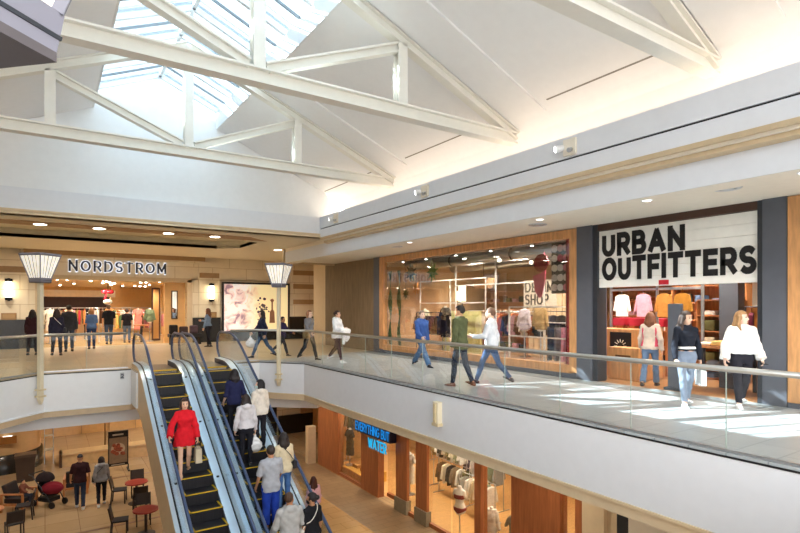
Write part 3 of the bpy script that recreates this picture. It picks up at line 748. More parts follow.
# ------------------------------------------------------------------ people: signed distance bodies meshed with surface nets
def surf(fn, lo, hi, h):
    lo = np.array(lo, np.float32); hi = np.array(hi, np.float32)
    n = np.maximum(np.ceil((hi-lo)/h).astype(int)+1, 3)
    ax = [lo[i]+h*np.arange(n[i], dtype=np.float32) for i in range(3)]
    X, Y, Z = np.meshgrid(*ax, indexing='ij')
    P = np.stack([X.ravel(), Y.ravel(), Z.ravel()], 1)
    D = fn(P).reshape(n).astype(np.float32)
    D[0]=D[-1]=np.maximum(D[0],.01); D[:,0]=np.maximum(D[:,0],.01); D[:,-1]=np.maximum(D[:,-1],.01); D[:,:,0]=np.maximum(D[:,:,0],.01); D[:,:,-1]=np.maximum(D[:,:,-1],.01)
    S = D < 0
    nx, ny, nz = n
    acc = np.zeros((nx-1,ny-1,nz-1,3), np.float32); cnt = np.zeros((nx-1,ny-1,nz-1), np.float32)
    cor = [(i,j,k) for i in (0,1) for j in (0,1) for k in (0,1)]
    sl = lambda A, c: A[c[0]:nx-1+c[0], c[1]:ny-1+c[1], c[2]:nz-1+c[2]]
    for a in cor:
        for ax_ in range(3):
            if a[ax_] == 0:
                b = list(a); b[ax_] = 1
                da, db = sl(D,a), sl(D,b); m = (da < 0) != (db < 0)
                t = np.where(m, da/np.where(m, da-db, 1), 0)
                for q in range(3):
                    acc[...,q] += m*(a[q] + (t if q == ax_ else 0))
                cnt += m
    act = cnt > 0
    idx = np.full(act.shape, -1, np.int64); idx[act] = np.arange(act.sum())
    I = np.argwhere(act)
    V = (I + acc[act]/cnt[act][:,None])*h + lo
    F = []
    for ax_ in range(3):
        u, v = [q for q in range(3) if q != ax_]
        a = [slice(None)]*3; b = [slice(None)]*3
        a[ax_] = slice(0,-1); b[ax_] = slice(1,None)
        sa, sb = S[tuple(a)], S[tuple(b)]
        E = np.argwhere(sa != sb)
        E = E[(E[:,u] > 0) & (E[:,v] > 0) & (E[:,u] < n[u]-1) & (E[:,v] < n[v]-1)]
        if not len(E): continue
        def ci(du, dv):
            c = E.copy(); c[:,u] -= du; c[:,v] -= dv; return idx[c[:,0],c[:,1],c[:,2]]
        q = np.stack([ci(1,1), ci(0,1), ci(0,0), ci(1,0)], 1)
        flip = sa[tuple(E.T)]
        if ax_ == 1: flip = ~flip
        q[~flip] = q[~flip][:,::-1]
        F.append(q)
    return V, (np.concatenate(F) if F else np.zeros((0,4),int))
def np_obj(name, V, F, mat, parent, label=None):
    me = bpy.data.meshes.new(name)
    me.vertices.add(len(V)); me.vertices.foreach_set('co', np.ascontiguousarray(V, np.float32).ravel())
    me.loops.add(len(F)*4); me.loops.foreach_set('vertex_index', np.ascontiguousarray(F, np.int32).ravel())
    me.polygons.add(len(F)); me.polygons.foreach_set('loop_start', np.arange(0,len(F)*4,4,dtype=np.int32))
    me.polygons.foreach_set('loop_total', np.full(len(F),4,np.int32))
    me.update(calc_edges=True); me.validate()
    me.polygons.foreach_set('use_smooth', np.ones(len(me.polygons), bool))
    me.materials.append(mat)
    o = bpy.data.objects.new(name, me); COL.objects.link(o); o.parent = parent
    if label: o['label'] = label
    return o
def v3(*a): return np.array(a, np.float32)
def rc(P, a, b, r1, r2):
    a = np.asarray(a,np.float32); b = np.asarray(b,np.float32); ba = b-a; pa = P-a
    t = np.clip(pa@ba/max(float(ba@ba),1e-9),0,1); return np.linalg.norm(pa-t[:,None]*ba,axis=1)-(r1+(r2-r1)*t)
def el(P, c, r):
    q = (P-np.asarray(c,np.float32)); r = np.asarray(r,np.float32)
    k0 = np.linalg.norm(q/r,axis=1); k1 = np.linalg.norm(q/(r*r),axis=1); return k0*(k0-1)/np.maximum(k1,1e-6)
def sm(a, b, k=.03):
    h = np.clip(.5+.5*(b-a)/k,0,1); return b*(1-h)+a*h-k*h*(1-h)
def column(P, tab, ex=2.4):
    """tab rows: z, half width, half depth, y centre"""
    z = P[:,2]; t = np.array(tab, np.float32)
    a = np.interp(z,t[:,0],t[:,1]); b = np.interp(z,t[:,0],t[:,2]); yc = np.interp(z,t[:,0],t[:,3])
    d = ((np.abs(P[:,0])/a)**ex+(np.abs(P[:,1]-yc)/b)**ex)**(1/ex)
    d = (d-1)*np.minimum(a,b); return np.maximum(d, np.maximum(z-t[-1,0], t[0,0]-z))
def rotx(v, a): c, s = math.cos(a), math.sin(a); return v3(v[0], v[1]*c-v[2]*s, v[1]*s+v[2]*c)
def rotz(v, a): c, s = math.cos(a), math.sin(a); return v3(v[0]*c-v[1]*s, v[0]*s+v[1]*c, v[2])
R_ = math.radians

def hand_sdf(curl, side):
    # wrist at origin, fingers towards -z, palm facing -x*side (towards the body), thumb forward (+y)
    def chain():
        segs = []
        for i, (y0, L, r) in enumerate(((.030,.072,.0085),(.010,.080,.009),(-.010,.075,.0085),(-.029,.058,.0075))):
            p = v3(0, y0, -.085); a = .12+curl*.35; seglen = (L*.45, L*.32, L*.25)
            for k, l in enumerate(seglen):
                q = p + v3(-side*math.sin(a)*l, (y0*.06), -math.cos(a)*l); segs.append((p, q, r*(1-.1*k), r*(1-.1*(k+1)))); p = q; a += curl*1.0+.12
        p = v3(-side*.004,.030,-.025)
        for l, dx, dy, dz in ((.036,-.35,.75,-.6),(.03,-.5*(1+curl),.35,-.8),(.024,-.6*(1+curl),.05,-.8)):
            d = v3(side*dx,dy,dz); d /= np.linalg.norm(d); q = p+d*l; segs.append((p,q,.0105,.009)); p = q
        return segs
    segs = chain()
    def fn(P):
        d = el(P, (0,.0,-.045), (.0165,.043,.055)); d = sm(d, rc(P,(0,0,.01),(0,0,-.03),.024,.024),.02)
        f = None
        for a, b, r1, r2 in segs:
            e = rc(P,a,b,r1,r2); f = e if f is None else np.minimum(f,e)
        return sm(d, f, .008)
    return surf(fn, (-.075,-.06,-.185), (.075,.085,.03), .0055)
_HC = {}
def hand(curl, side):
    k = (round(curl,1), side)
    if k not in _HC: _HC[k] = hand_sdf(*k)
    return _HC[k]

SKIN = {'light': '#e3b79c', 'mid': '#c99673', 'tan': '#b98562', 'pale': '#f0cdb8'}
def cloth(name, col, var=.12): return M('cloth_'+name, col, .85, var=var, scale=9, bump=.25, spec=.15)
def person(label, loc, face, H=1.7, fem=False, skin='light', hair=('short','#3a2a20'), top=None, bottom=None, shoes='#2a2a2c',
           legs=((0,0),(0,0)), arms=((0,8,10),(0,8,10)), lean=0., yaw=0., tilt=0., res=.014, curl=.5, extras=(), group=None, facing=False, foot_pitch=(0,0), seat=False, build=1.):
    """legs: (hip flex, knee flex) for right, left; arms: (shoulder flex, abduct, elbow flex[, inward]); degrees"""
    t = thing('person', label, 'person', loc, math.atan2(-face[0], face[1]), group)
    s = H/1.72; bw = s*build
    hipz = .53*H
    hw = .088*s if not fem else .09*s
    sw = (.178 if not fem else .152)*bw; shz = .815*H
    ft = []; LEG = []
    for side, (hf, kf) in zip((1,-1), legs):
        hp = v3(side*hw, 0, hipz-.02); a = R_(hf); th = .25*H; shn = .245*H
        kn = hp + v3(side*.004, math.sin(a), -math.cos(a))*v3(1,th,th); b = a-R_(kf)
        an = kn + v3(0, math.sin(b)*shn, -math.cos(b)*shn); LEG.append([hp,kn,an,side])
    for L, fp in zip(LEG, foot_pitch):
        ft.append(L[2][2] - .045*s - (.0 if fp == 0 else .10*s*math.sin(R_(fp))))
    dz = -min(ft) if not seat else 0
    sh = v3(0,0,dz)
    hipz += dz; shz_ = shz + dz
    LEG = [[p+sh for p in L[:3]]+[L[3]] for L in LEG]
    la = R_(-lean); piv = v3(0,0,hipz)
    def up(p): return rotx(np.asarray(p,np.float32)-piv, la)+piv     # torso lean
    ARM = []
    ua, fa = .172*H, .148*H
    for side, A in zip((1,-1), arms):
        f, ab, e = (R_(q) for q in A[:3]); inw = R_(A[3]) if len(A) > 3 else 0.
        S0 = v3(side*sw, -.005, shz_-.025*s)
        d = v3(side*math.sin(ab), math.sin(f)*math.cos(ab), -math.cos(f)*math.cos(ab)); E0 = S0+d*ua
        d2 = v3(side*math.sin(ab*.4-inw), math.sin(f+e)*math.cos(inw), -math.cos(f+e)*math.cos(inw)); d2 /= np.linalg.norm(d2)
        W0 = E0+d2*fa
        ARM.append([up(S0),up(E0),up(W0),side,rotx(d2,la)])
    hc0 = v3(0,.02*s,.925*H+dz); hc = up(hc0)
    hr = s*1.0
    sgn = 1.
    if fem: tab = [(.455,.10,.08,-.005),(.50,.165,.112,-.012),(.54,.172,.118,-.015),(.58,.155,.10,-.004),(.635,.122,.085,0),(.69,.137,.098,.008),(.735,.15,.115,.016),(.775,.148,.098,.004),(.81,.128,.074,-.008),(.838,.07,.056,-.012),(.855,.052,.05,-.01)]
    else:   tab = [(.455,.10,.085,-.005),(.50,.16,.112,-.008),(.54,.163,.118,-.008),(.60,.15,.105,0),(.645,.148,.102,.002),(.70,.163,.112,.006),(.75,.175,.118,.008),(.785,.174,.108,0),(.815,.15,.082,-.008),(.84,.085,.062,-.012),(.858,.058,.055,-.01)]
    tabm = [(z*H+dz, a*bw, b*bw, y*s) for z,a,b,y in tab]
    def unlean(P):
        if abs(la) < 1e-4: return P
        c, q = math.cos(-la), math.sin(-la); Q = P-piv
        Q = np.stack([Q[:,0], Q[:,1]*c-Q[:,2]*q, Q[:,1]*q+Q[:,2]*c],1)+piv
        # below the hips stay put
        return np.where((P[:,2] < hipz-.02)[:,None], P, Q)
    # ------- head in its own frame
    yw, tl = R_(yaw), R_(tilt)
    def headP(P):
        Q = P-hc; c, q = math.cos(-yw), math.sin(-yw)
        Q = np.stack([Q[:,0]*c-Q[:,1]*q, Q[:,0]*q+Q[:,1]*c, Q[:,2]],1)
        a = -la+0 - tl; c, q = math.cos(a*1.), math.sin(a*1.)
        return np.stack([Q[:,0], Q[:,1]*c-Q[:,2]*q, Q[:,1]*q+Q[:,2]*c],1)/hr
    def headW(p):
        p = np.asarray(p,np.float32)*hr; p = rotx(p, la+tl); p = rotz(p, yw); return p+hc
    def head_fn(P):
        Q = headP(P)
        d = el(Q,(0,-.012,.022),(.074,.094,.095)); d = sm(d, el(Q,(0,.028,-.045),(.056,.062,.062)),.04)
        d = sm(d, rc(Q,(0,.055,-.092),(0,.04,-.09),.022,.03),.03)
        for sx in (1,-1):
            d = np.maximum(d, -(np.linalg.norm(Q-v3(sx*.032,.098,.008),axis=1)-.019)) if 0 else -sm(-d, np.linalg.norm(Q-v3(sx*.031,.099,.006),axis=1)-.014,.016)
            d = sm(d, el(Q,(sx*.075,-.008,-.012),(.012,.02,.032)),.008)
        d = sm(d, rc(Q,(0,.086,.008),(0,.105,-.028),.009,.014),.012)
        d = sm(d, el(Q,(0,.082,-.062),(.022,.012,.010)),.012)
        nb = up(v3(0,-.012*s,.835*H+dz)); 
        d = sm(d*hr, rc(P, nb, hc+v3(0,-.02*s,-.06*s), .056*bw, .05*bw), .03)
        return d
    def body_fn(P):
        d = column(unlean(P), [(z,a-.012,b-.012,y) for z,a,b,y in tabm])
        for S0,E0,W0,side,_ in ARM:
            d = sm(d, rc(P, up(v3(side*sw*.55,-.005,shz_-.012)), S0, .05*bw, .048*bw), .04)
            d = sm(d, rc(P,S0,E0,.046*bw,.036*bw), .02); d = sm(d, rc(P,E0,W0,.036*bw,.024*s), .012)
        for hp,kn,an,side in LEG:
            e = rc(P,hp,kn,.078*bw,.05*bw); m = kn*.7+an*.3+v3(0,-.012,0)
            e = sm(e, rc(P,kn,m,.048*bw,.05*bw),.02); e = sm(e, rc(P,m,an,.05*bw,.034*s),.02)
            e = sm(e, rc(P,an,an+v3(0,.02,-.02*s),.036*s,.036*s),.02)
            d = sm(d,e,.03)
        nb = up(v3(0,-.012*s,.835*H+dz)); d = sm(d, rc(P,nb,hc+v3(0,-.02*s,-.06*s),.056*bw,.05*bw),.03)
        return d
    pts = np.array([hc]+[p for A in ARM for p in A[:3]]+[p for L in LEG for p in L[:3]])
    lo = pts.min(0)-v3(.17,.2,.13); hi = pts.max(0)+v3(.17,.22,.2); lo[0] = min(lo[0],-.26*bw); hi[0] = max(hi[0],.26*bw)
    V, F = surf(body_fn, lo, hi, res)
    VS, FS = [V], [F]; n = len(V)
    hv, hf_ = surf(head_fn, hc-v3(.13,.15,.2)*hr, hc+v3(.13,.15,.15)*hr, .0085)
    VS.append(hv); FS.append(hf_+n); n += len(hv)
    for S0,E0,W0,side,d2 in ARM:
        hv, hf_ = hand(curl, side)
        zax = -d2; x = v3(1,0,0); yax = np.cross(zax,x); yax /= np.linalg.norm(yax); xax = np.cross(yax,zax)
        Rm = np.stack([xax,yax,zax],1)
        VS.append((hv*s*.95)@Rm.T+W0); FS.append(hf_+n); n += len(hv)
    np_obj('body', np.concatenate(VS), np.concatenate(FS), M('skin_'+skin, SKIN[skin], .6, var=.04, spec=.25), t)
    # ------- clothing
    def folds(P, k=1.): return .0022*k*(np.sin(P[:,2]*41+P[:,0]*33+np.sin(P[:,1]*25)*1.5)+np.sin(P[:,2]*23-P[:,0]*47+P[:,1]*31))
    if bottom:
        bl = max(.007, bottom.get('loose', .010)); end = bottom.get('end', .03)
        def pants(P):
            d = None
            for hp,kn,an,side in LEG:
                m = kn*.7+an*.3+v3(0,-.012,0); ank = an+v3(0,0,0)
                fl = bottom.get('flare',0)
                e = rc(P,hp,kn,.082*bw+bl,.052*bw+bl*1.1); e = sm(e, rc(P,kn,m,.051*bw+bl*1.1,.051*bw+bl*1.1+fl*.3),.02); e = sm(e, rc(P,m,ank,.051*bw+bl*1.1+fl*.3,.038*s+bl*1.2+fl),.02)
                ax = (an-kn)/np.linalg.norm(an-kn); cutp = an-ax*end*H if end > .0 else an
                e = np.maximum(e, (P-cutp)@ax)
                if end > .2:      # shorts
                    ax2 = (kn-hp)/np.linalg.norm(kn-hp); e = np.maximum(rc(P,hp,kn,.085*bw+bl,.07*bw+bl), (P-(kn+ax2*.0))@ax2)
                d = e if d is None else sm(d,e,.015)
            tp = [(z,a+bl*.7,b+bl*.7,y) for z,a,b,y in tabm if z < .62*H+dz]
            d = sm(d, column(unlean(P), tp), .03)
            return np.maximum(d, unlean(P)[:,2]-(bottom.get('waist',.60)*H+dz)) + folds(P)
        V, F = surf(pants, lo, v3(hi[0],hi[1],.66*H+dz), res)
        np_obj(bottom.get('name','trousers'), V, F, cloth(bottom['col'].strip('#'), bottom['col']), t)
    if top:
        tlz = max(.011, top.get('loose', .014)); hem = top.get('hem', .49); slv = top.get('sleeve', 1.); flare = top.get('flare', 0.)
        def shirt(P):
            U = unlean(P)
            tt = [(z,a+tlz,b+tlz,y) for z,a,b,y in tabm if z >= .5*H+dz]
            zt = hem*H+dz
            if flare: tt = [(z, a+flare*max(0,(.64*H+dz-z)/(.64*H-hem*H)) if z < .64*H+dz else a, b+flare*.7*max(0,(.64*H+dz-z)/(.64*H-hem*H)) if z < .64*H+dz else b, y) for z,a,b,y in tt]
            if zt < tt[0][0]: tt = [(zt-.01, tt[0][1]+flare*.4, tt[0][2]+flare*.3, tt[0][3])] + tt
            straight = top.get('straight', 0.)
            if straight: tt = [(z,max(a,.15*bw*straight+tlz),max(b,.115*bw*straight+tlz),y) for z,a,b,y in tt[:-4]]+tt[-4:]
            d = np.maximum(column(U, tt), zt-U[:,2])
            for S0,E0,W0,side,d2 in ARM:
                d = sm(d, rc(P, up(v3(side*sw*.5,-.005,shz_-.010)), S0-v3(side*.002,0,.0), .05*bw+tlz*.7, .048*bw+tlz*.75), .04)
                if slv > 0:
                    cf = top.get('cuff',0.)
                    e1 = S0+(E0-S0)*min(1,slv*2); e = rc(P,S0,e1,.046*bw+tlz*.8,.041*bw+tlz*.9+cf*.5)
                    if slv > .5:
                        w1 = E0+(W0-E0)*(slv-.5)*2; e = sm(e, rc(P,E0,w1,.041*bw+tlz+cf*.5,.03*bw+tlz+cf),.02)
                        e = np.maximum(e, (P-w1)@((W0-E0)/np.linalg.norm(W0-E0)))
                    else:
                        e = np.maximum(e, (P-e1)@((E0-S0)/np.linalg.norm(E0-S0)))
                    d = sm(d, e, .012)
            if top.get('hood'):
                d = sm(d, el(P, up(v3(0,-.085*s,.835*H+dz)), (.12*bw,.065*bw,.075*s)), .03)
                d = sm(d, np.linalg.norm(np.stack([np.linalg.norm(P[:,:2]-up(v3(0,-.02,.85*H+dz))[:2],axis=1)-.085*bw, P[:,2]-(up(v3(0,-.02,.85*H+dz))[2])],1),axis=1)-.026, .02)
            if top.get('collar'):
                cpt = up(v3(0,-.01,.853*H+dz))
                d = sm(d, np.linalg.norm(np.stack([np.linalg.norm(P[:,:2]-cpt[:2],axis=1)-.066*bw, P[:,2]-cpt[2]],1),axis=1)-.02, .015)
            d = d + folds(P, 1.3)
            return np.maximum(d, np.maximum(d-9, (U[:,2]-(.862+.01*bool(top.get('collar'))+.02*bool(top.get('hood')))*H-dz)) if True else d)
        l2 = np.minimum(lo, v3(-.3*bw,-.25,0)); h2 = np.maximum(hi, v3(.3*bw,.25,0)); l2[2] = min(hem*H+dz, min(A[2][2] for A in ARM))-.06; h2[2] = .93*H+dz+.04
        V, F = surf(shirt, l2, h2, res)
        np_obj(top.get('name','shirt'), V, F, cloth(top['col'].strip('#'), top['col']), t)
    if shoes:
        for (hp,kn,an,side), fp in zip(LEG, foot_pitch):
            a = -R_(fp); ca, sa = math.cos(a), math.sin(a)
            sole = -.045*s
            def shoe(P):
                Q = P-an; Q = np.stack([Q[:,0]-0*side, Q[:,1]*ca+Q[:,2]*sa, -Q[:,1]*sa+Q[:,2]*ca],1)
                d = rc(Q,(0,-.035*s,-.022*s),(side*.012,.10*s,-.036*s),.044*s,.036*s); d = sm(d, rc(Q,(side*.012,.10*s,-.036*s),(side*.016,.165*s,-.04*s),.036*s,.026*s),.02)
                d = sm(d, rc(Q,(0,0,.02*s),(0,0,-.02*s),.043*s,.043*s),.02)
                return np.maximum(np.maximum(d, sole-Q[:,2]), Q[:,2]-.035*s)
            V, F = surf(shoe, an-v3(.1,.24,.24), an+v3(.1,.24,.2), .011)
            np_obj('shoe', V, F, M('shoe_'+shoes.strip('#'), shoes, .6, var=.06), t)
    if hair:
        st, hcol = hair[0], hair[1]
        def hairf(P):
            Q = headP(P)
            d = el(Q,(0,-.018,.028),(.086,.106,.104)) + .0025*np.sin(Q[:,0]*160+Q[:,1]*60)
            if st == 'cap':
                d = el(Q,(0,-.012,.03),(.086,.106,.098)); d = np.maximum(d, .035-Q[:,2])
                return np.minimum(d, np.maximum(el(Q,(0,.1,.045),(.065,.075,.016)), .04-Q[:,1]))*hr
            front = .045 if st != 'short' else .05
            d = np.maximum(d, np.minimum(Q[:,1]-front+.35*(Q[:,2]<-.0)*0-.0+ (Q[:,2]*.25), .062-Q[:,2]))
            if st in ('short','buzz'):
                d = np.maximum(d, -.055-Q[:,2]-.0); d = np.maximum(d, np.minimum(Q[:,1]+.012, .012-Q[:,2]))
                if st == 'buzz': d = d+.006
            else:
                d = np.maximum(d, -.10-Q[:,2])
            if st == 'long':
                L = hair[2] if len(hair) > 2 else .30
                for sx in (1,-1):
                    d = sm(d, rc(Q,(sx*.045,-.06,.0),(sx*.062,-.085,-L*.55),.05,.05),.03); d = sm(d, rc(Q,(sx*.062,-.085,-L*.55),(sx*.04,-.09,-L),.05,.022),.03)
                    d = sm(d, rc(Q,(sx*.078,.0,.02),(sx*.10,-.005,-.12),.026,.03),.02)
                    d = sm(d, rc(Q,(sx*.10,-.005,-.12),(sx*.095,.035,-L*.85),.03,.014),.02)
                d = sm(d, rc(Q,(0,-.085,0),(0,-.10,-L*.9),.05,.04),.03)
            if st == 'bob':
                for sx in (1,-1):
                    d = sm(d, rc(Q,(sx*.07,-.02,.02),(sx*.08,-.02,-.13),.035,.03),.03); d = sm(d, rc(Q,(sx*.035,-.08,0),(sx*.04,-.075,-.13),.045,.03),.03)
            if st in ('bun','pony'):
                d = np.maximum(d, -.06-Q[:,2])
                d = np.minimum(d, el(Q,(0,-.125,.03 if st=='bun' else .0),(.045,.045,.05)))
                if st == 'pony': d = sm(d, rc(Q,(0,-.135,.0),(0,-.13,-.22),.035,.015),.02)
            return d*hr
        L = (hair[2] if len(hair) > 2 else .30) if st == 'long' else (.25 if st in ('pony','bob') else .12)
        V, F = surf(hairf, hc-v3(.2,.24,L+.08)*hr, hc+v3(.2,.22,.16)*hr, .0095)
        np_obj('cap' if st == 'cap' else 'hair', V, F, M('hair_'+hcol.strip('#'), hcol, .55, var=.25, scale=30, stretch=(1,1,.15)), t)
    if facing:
        for sx in (1,-1):
            c = headW((sx*.031,.086,.006)); MB().ell(c,(.012*hr,.009*hr,.008*hr),10).build('eye', M('eye_dark','#2c211d',.3), t, smooth=True)
            c = headW((sx*.031,.092,.03)); MB().ell(c,(.018*hr,.006*hr,.004*hr),8).build('eyebrow', M('brow','#4a3628',.7), t, smooth=True)
        c = headW((0,.093,-.062)); MB().ell(c,(.021*hr,.007*hr,.008*hr),10).build('lips', M('lips','#b0605a',.5), t, smooth=True)
    ctx = dict(t=t, H=H, s=s, dz=dz, up=up, hc=hc, headW=headW, headP=headP, ARM=ARM, LEG=LEG, tab=tabm, hipz=hipz, bw=bw, hr=hr, unlean=unlean)
    for fn in extras: fn(ctx)
    rot = Matrix.Rotation(math.atan2(-face[0], face[1]),3,'Z')
    ctx['W'] = lambda p: rot @ Vector([float(q) for q in p]) + Vector(loc)
    return ctx
# small extras that belong to a person
def mask(col):
    def f(c):
        fn = lambda P: (lambda Q: np.maximum(np.maximum(el(Q,(0,.03,-.05),(.066,.076,.066)), .01-Q[:,1]), np.maximum(Q[:,2]+.012, -.1-Q[:,2])))(c['headP'](P))*c['hr']
        V, F = surf(fn, c['hc']-v3(.12,.14,.15), c['hc']+v3(.12,.14,.1), .009); np_obj('face_mask', V, F, M('mask_'+col.strip('#'),col,.8), c['t'])
    return f
def belt(col, z=.60):
    def f(c):
        H, dz = c['H'], c['dz']; tt = [(q,a+.024,b+.024,y) for q,a,b,y in c['tab']]
        fn = lambda P: np.maximum(column(c['unlean'](P), tt), np.abs(c['unlean'](P)[:,2]-(z*H+dz))-.022)
        V, F = surf(fn, v3(-.25,-.22,z*H+dz-.06), v3(.25,.22,z*H+dz+.06), .011); np_obj('belt', V, F, M('belt_'+col.strip('#'),col,.5), c['t'])
    return f
def strap_bag(label, cat, bag_col, strap_col, size=(.22,.08,.18), side=1, name='shoulder_bag', zb=.56, back=0.02):
    """crossbody: strap over the opposite shoulder, bag at the hip"""
    def f(c):
        H, dz = c['H'], c['dz']; loc = c['t'].location; rz = c['t'].rotation_euler[2]
        b = thing(name, label, cat, tuple(loc), rz)
        hx = side*(.2*c['bw'])+side*.05; pz = zb*H+dz
        MB().cbox((hx,back,pz),(size[1],size[0],size[2])).build('bag_body', M('bag_'+bag_col.strip('#'),bag_col,.6,var=.1), b, bevel=.02)
        front = []; bk = []
        for u in np.linspace(0,1,9):
            x = hx + (-side*.10*c['bw']-hx)*u; z = pz+size[2]/2 + (.845*H+dz-pz-size[2]/2)*u
            tt = np.array(c['tab']); a = float(np.interp(z,tt[:,0],tt[:,1])); d = float(np.interp(z,tt[:,0],tt[:,2]))
            q = max(0.,1-(abs(x)/(a+.03))**2.4)**(1/2.4)
            front.append(c['up']((x, d*q+.035, z))); bk.append(c['up']((x, -d*q-.042, z)))
        pts = front + [c['up']((-side*.11*c['bw'],0,.862*H+dz))] + bk[::-1]
        MB().tube(pts, .013, 6, flat=.5).build('strap', M('strap_'+strap_col.strip('#'),strap_col,.6), b, smooth=True)
    return f
def held_bag(ctx, arm, label, col, kind='tote', w=.32, h=.3, d=.12, handle='#3a2c26', drop=.16):
    """bag hanging from a hand; arm 0 right, 1 left"""
    W0 = ctx['ARM'][arm][2]+ctx['ARM'][arm][4]*.1; p = ctx['W'](W0)
    t = thing({'tote':'tote_bag','paper':'shopping_bag','plastic':'plastic_bag'}[kind], label, 'bag', (p.x,p.y,p.z-drop-h), ctx['t'].rotation_euler[2])
    m = M('bag_'+col.strip('#'), col, .5 if kind != 'plastic' else .35, var=.06)
    z0 = 0
    if kind == 'plastic':
        def fn(P):
            dd = el(P,(0,0,h*.42),(d*.8,w*.5,h*.45)); dd = sm(dd, rc(P,(0,0,h*.7),(0,0,h*1.12),d*.45,.02),.06); return dd+.008*np.sin(P[:,2]*60+P[:,1]*50)
        V, F = surf(fn, v3(-w,-w,-.05), v3(w,w,h*1.3), .014); np_obj('bag_body', V, F, m, t)
        MB().tube([(0,0,h*1.05),(0,0,h+drop)], .012, 6).build('handle', m, t)
    else:
        b = MB(); tp = .85 if kind == 'tote' else 1.
        b.add([(-d/2,-w/2,0),(d/2,-w/2,0),(d/2,w/2,0),(-d/2,w/2,0),(-d/2*tp,-w/2*tp,h),(d/2*tp,-w/2*tp,h),(d/2*tp,w/2*tp,h),(-d/2*tp,w/2*tp,h)],[(0,3,2,1),(4,5,6,7),(0,1,5,4),(1,2,6,5),(2,3,7,6),(3,0,4,7)])
        b.build('bag_body', m, t, bevel=.012)
        for x in (-d*.35,d*.35):
            pts = [(x*(1-abs(u)*0), w*.22*math.cos(PI*i/10), h+drop*math.sin(PI*i/10)) for i,u in enumerate(np.linspace(-1,1,11))]
            MB().tube(pts, .007, 6).build('handle', M('handle_'+handle.strip('#'),handle,.6), t)
    return t
# ------------------------------------------------------------------ the people
JE = '#3f5878'
def ped(c, arm, label):
    W0 = c['ARM'][arm][2]+c['ARM'][arm][4]*.12; p = c['W'](W0)
    t = thing('phone', label, 'phone', (p.x,p.y,p.z), c['t'].rotation_euler[2])
    MB().cbox((0,0,.02),(.075,.15,.012)).build('case', black, t, bevel=.004); MB().cbox((0,0,.027),(.066,.135,.002)).build('screen', M('phone_screen','#39414d',.2), t)
# right walkway
c = person('woman in black long-sleeved top and grey-blue jeans walking with a white paper bag', (9.45,5.05,0), (-.62,-.78), 1.70, True, 'light', ('long','#3b2a22',.34),
    dict(col='#22252e',hem=.585,loose=.004,name='top'), dict(col='#7c8798',loose=.002,end=.035,name='jeans',waist=.61), '#f1f1f1',
    legs=((14,4),(-8,12)), arms=((8,12,14),(-6,14,10)), yaw=28, tilt=-6, facing=True, foot_pitch=(0,-14), extras=[belt('#f2efe8',.615)], res=.012)
held_bag(c, 1, 'white paper shopping bag held by the woman in the black top', '#f4f4f2', 'paper', .24, .27, .1, '#222222', .08)
c = person('woman in loose white sweater and black leggings walking, looking to the side', (10.15,4.45,0), (-.72,-.69), 1.70, True, 'pale', ('long','#a9835a',.26),
    dict(col='#f3f0ec',hem=.555,loose=.026,cuff=.022,straight=1.1,name='sweater'), dict(col='#2b2a31',loose=.0,end=.03,name='leggings',waist=.62), '#f4f4f4',
    legs=((12,3),(-10,18)), arms=((10,20,14,-4),(0,14,34)), yaw=40, facing=True, foot_pitch=(0,-16), build=1.08, res=.012)
ped(c, 1, 'dark phone in the hand of the woman in the white sweater')
person('man in olive green jacket walking away along the railing', (7.62,9.05,0), (-.25,.97), 1.80, False, 'mid', ('short','#2c2420'),
    dict(col='#5a5f42',hem=.46,loose=.022,collar=True,name='jacket'), dict(col='#2c3442',loose=.006,end=.02), '#7a4a32',
    legs=((-10,16),(11,4)), arms=((22,8,40),(-6,10,18)), yaw=30, foot_pitch=(-14,0), res=.012)
c = person('man in pale grey sweater and blue jeans walking and holding a phone', (8.5,9.0,0), (-.55,.83), 1.80, False, 'light', ('short','#6a4a36'),
    dict(col='#dcdfe4',hem=.49,loose=.02,name='sweater'), dict(col='#44597a',loose=.006,end=.02,name='jeans'), '#3a2c2a',
    legs=((-20,20),(26,8)), arms=((-14,10,20),(20,8,68)), yaw=8, foot_pitch=(-24,0), res=.012)
ped(c, 1, 'phone held out by the man in the pale grey sweater')
person('man in bright blue jacket and wide jeans striding past the display window', (9.3,12.8,0), (.05,-1), 1.78, False, 'pale', ('short','#8a7566'),
    dict(col='#3f5fa0',hem=.49,loose=.026,hood=True,name='jacket'), dict(col='#5878a2',loose=.016,end=.02,flare=.015,name='jeans'), '#20242c',
    legs=((34,4),(-30,10)), arms=((18,8,40),(-14,12,24)), yaw=-10, facing=True, foot_pitch=(0,-24))
c = person('woman in white hooded top and dark plum leggings carrying a white coat', (7.75,15.25,0), (.45,-.89), 1.68, True, 'light', ('bun','#3a2624'),
    dict(col='#f2f2f4',hem=.47,loose=.028,hood=True,name='hoodie'), dict(col='#4a3238',loose=.002,end=.03,name='leggings'), '#f0f0f0',
    legs=((20,4),(-18,24)), arms=((14,6,78,20),(14,6,78,20)), facing=True, foot_pitch=(0,-22))
p = c['W']((0,.34,1.0))
t = thing('coat', 'white coat draped over the forearms of the woman in the white hoodie', 'coat', (p.x,p.y,p.z-.24), c['t'].rotation_euler[2])
fn = lambda P: sm(el(P,(0,0,.24),(.25,.09,.07)), el(P,(.02,.03,.1),(.2,.06,.2)), .08)+.006*np.sin(P[:,0]*40+P[:,2]*15)
V, F = surf(fn, v3(-.32,-.2,-.15), v3(.32,.2,.36), .015); np_obj('coat_body', V, F, cloth('whitecoat','#f6f6f6'), t)
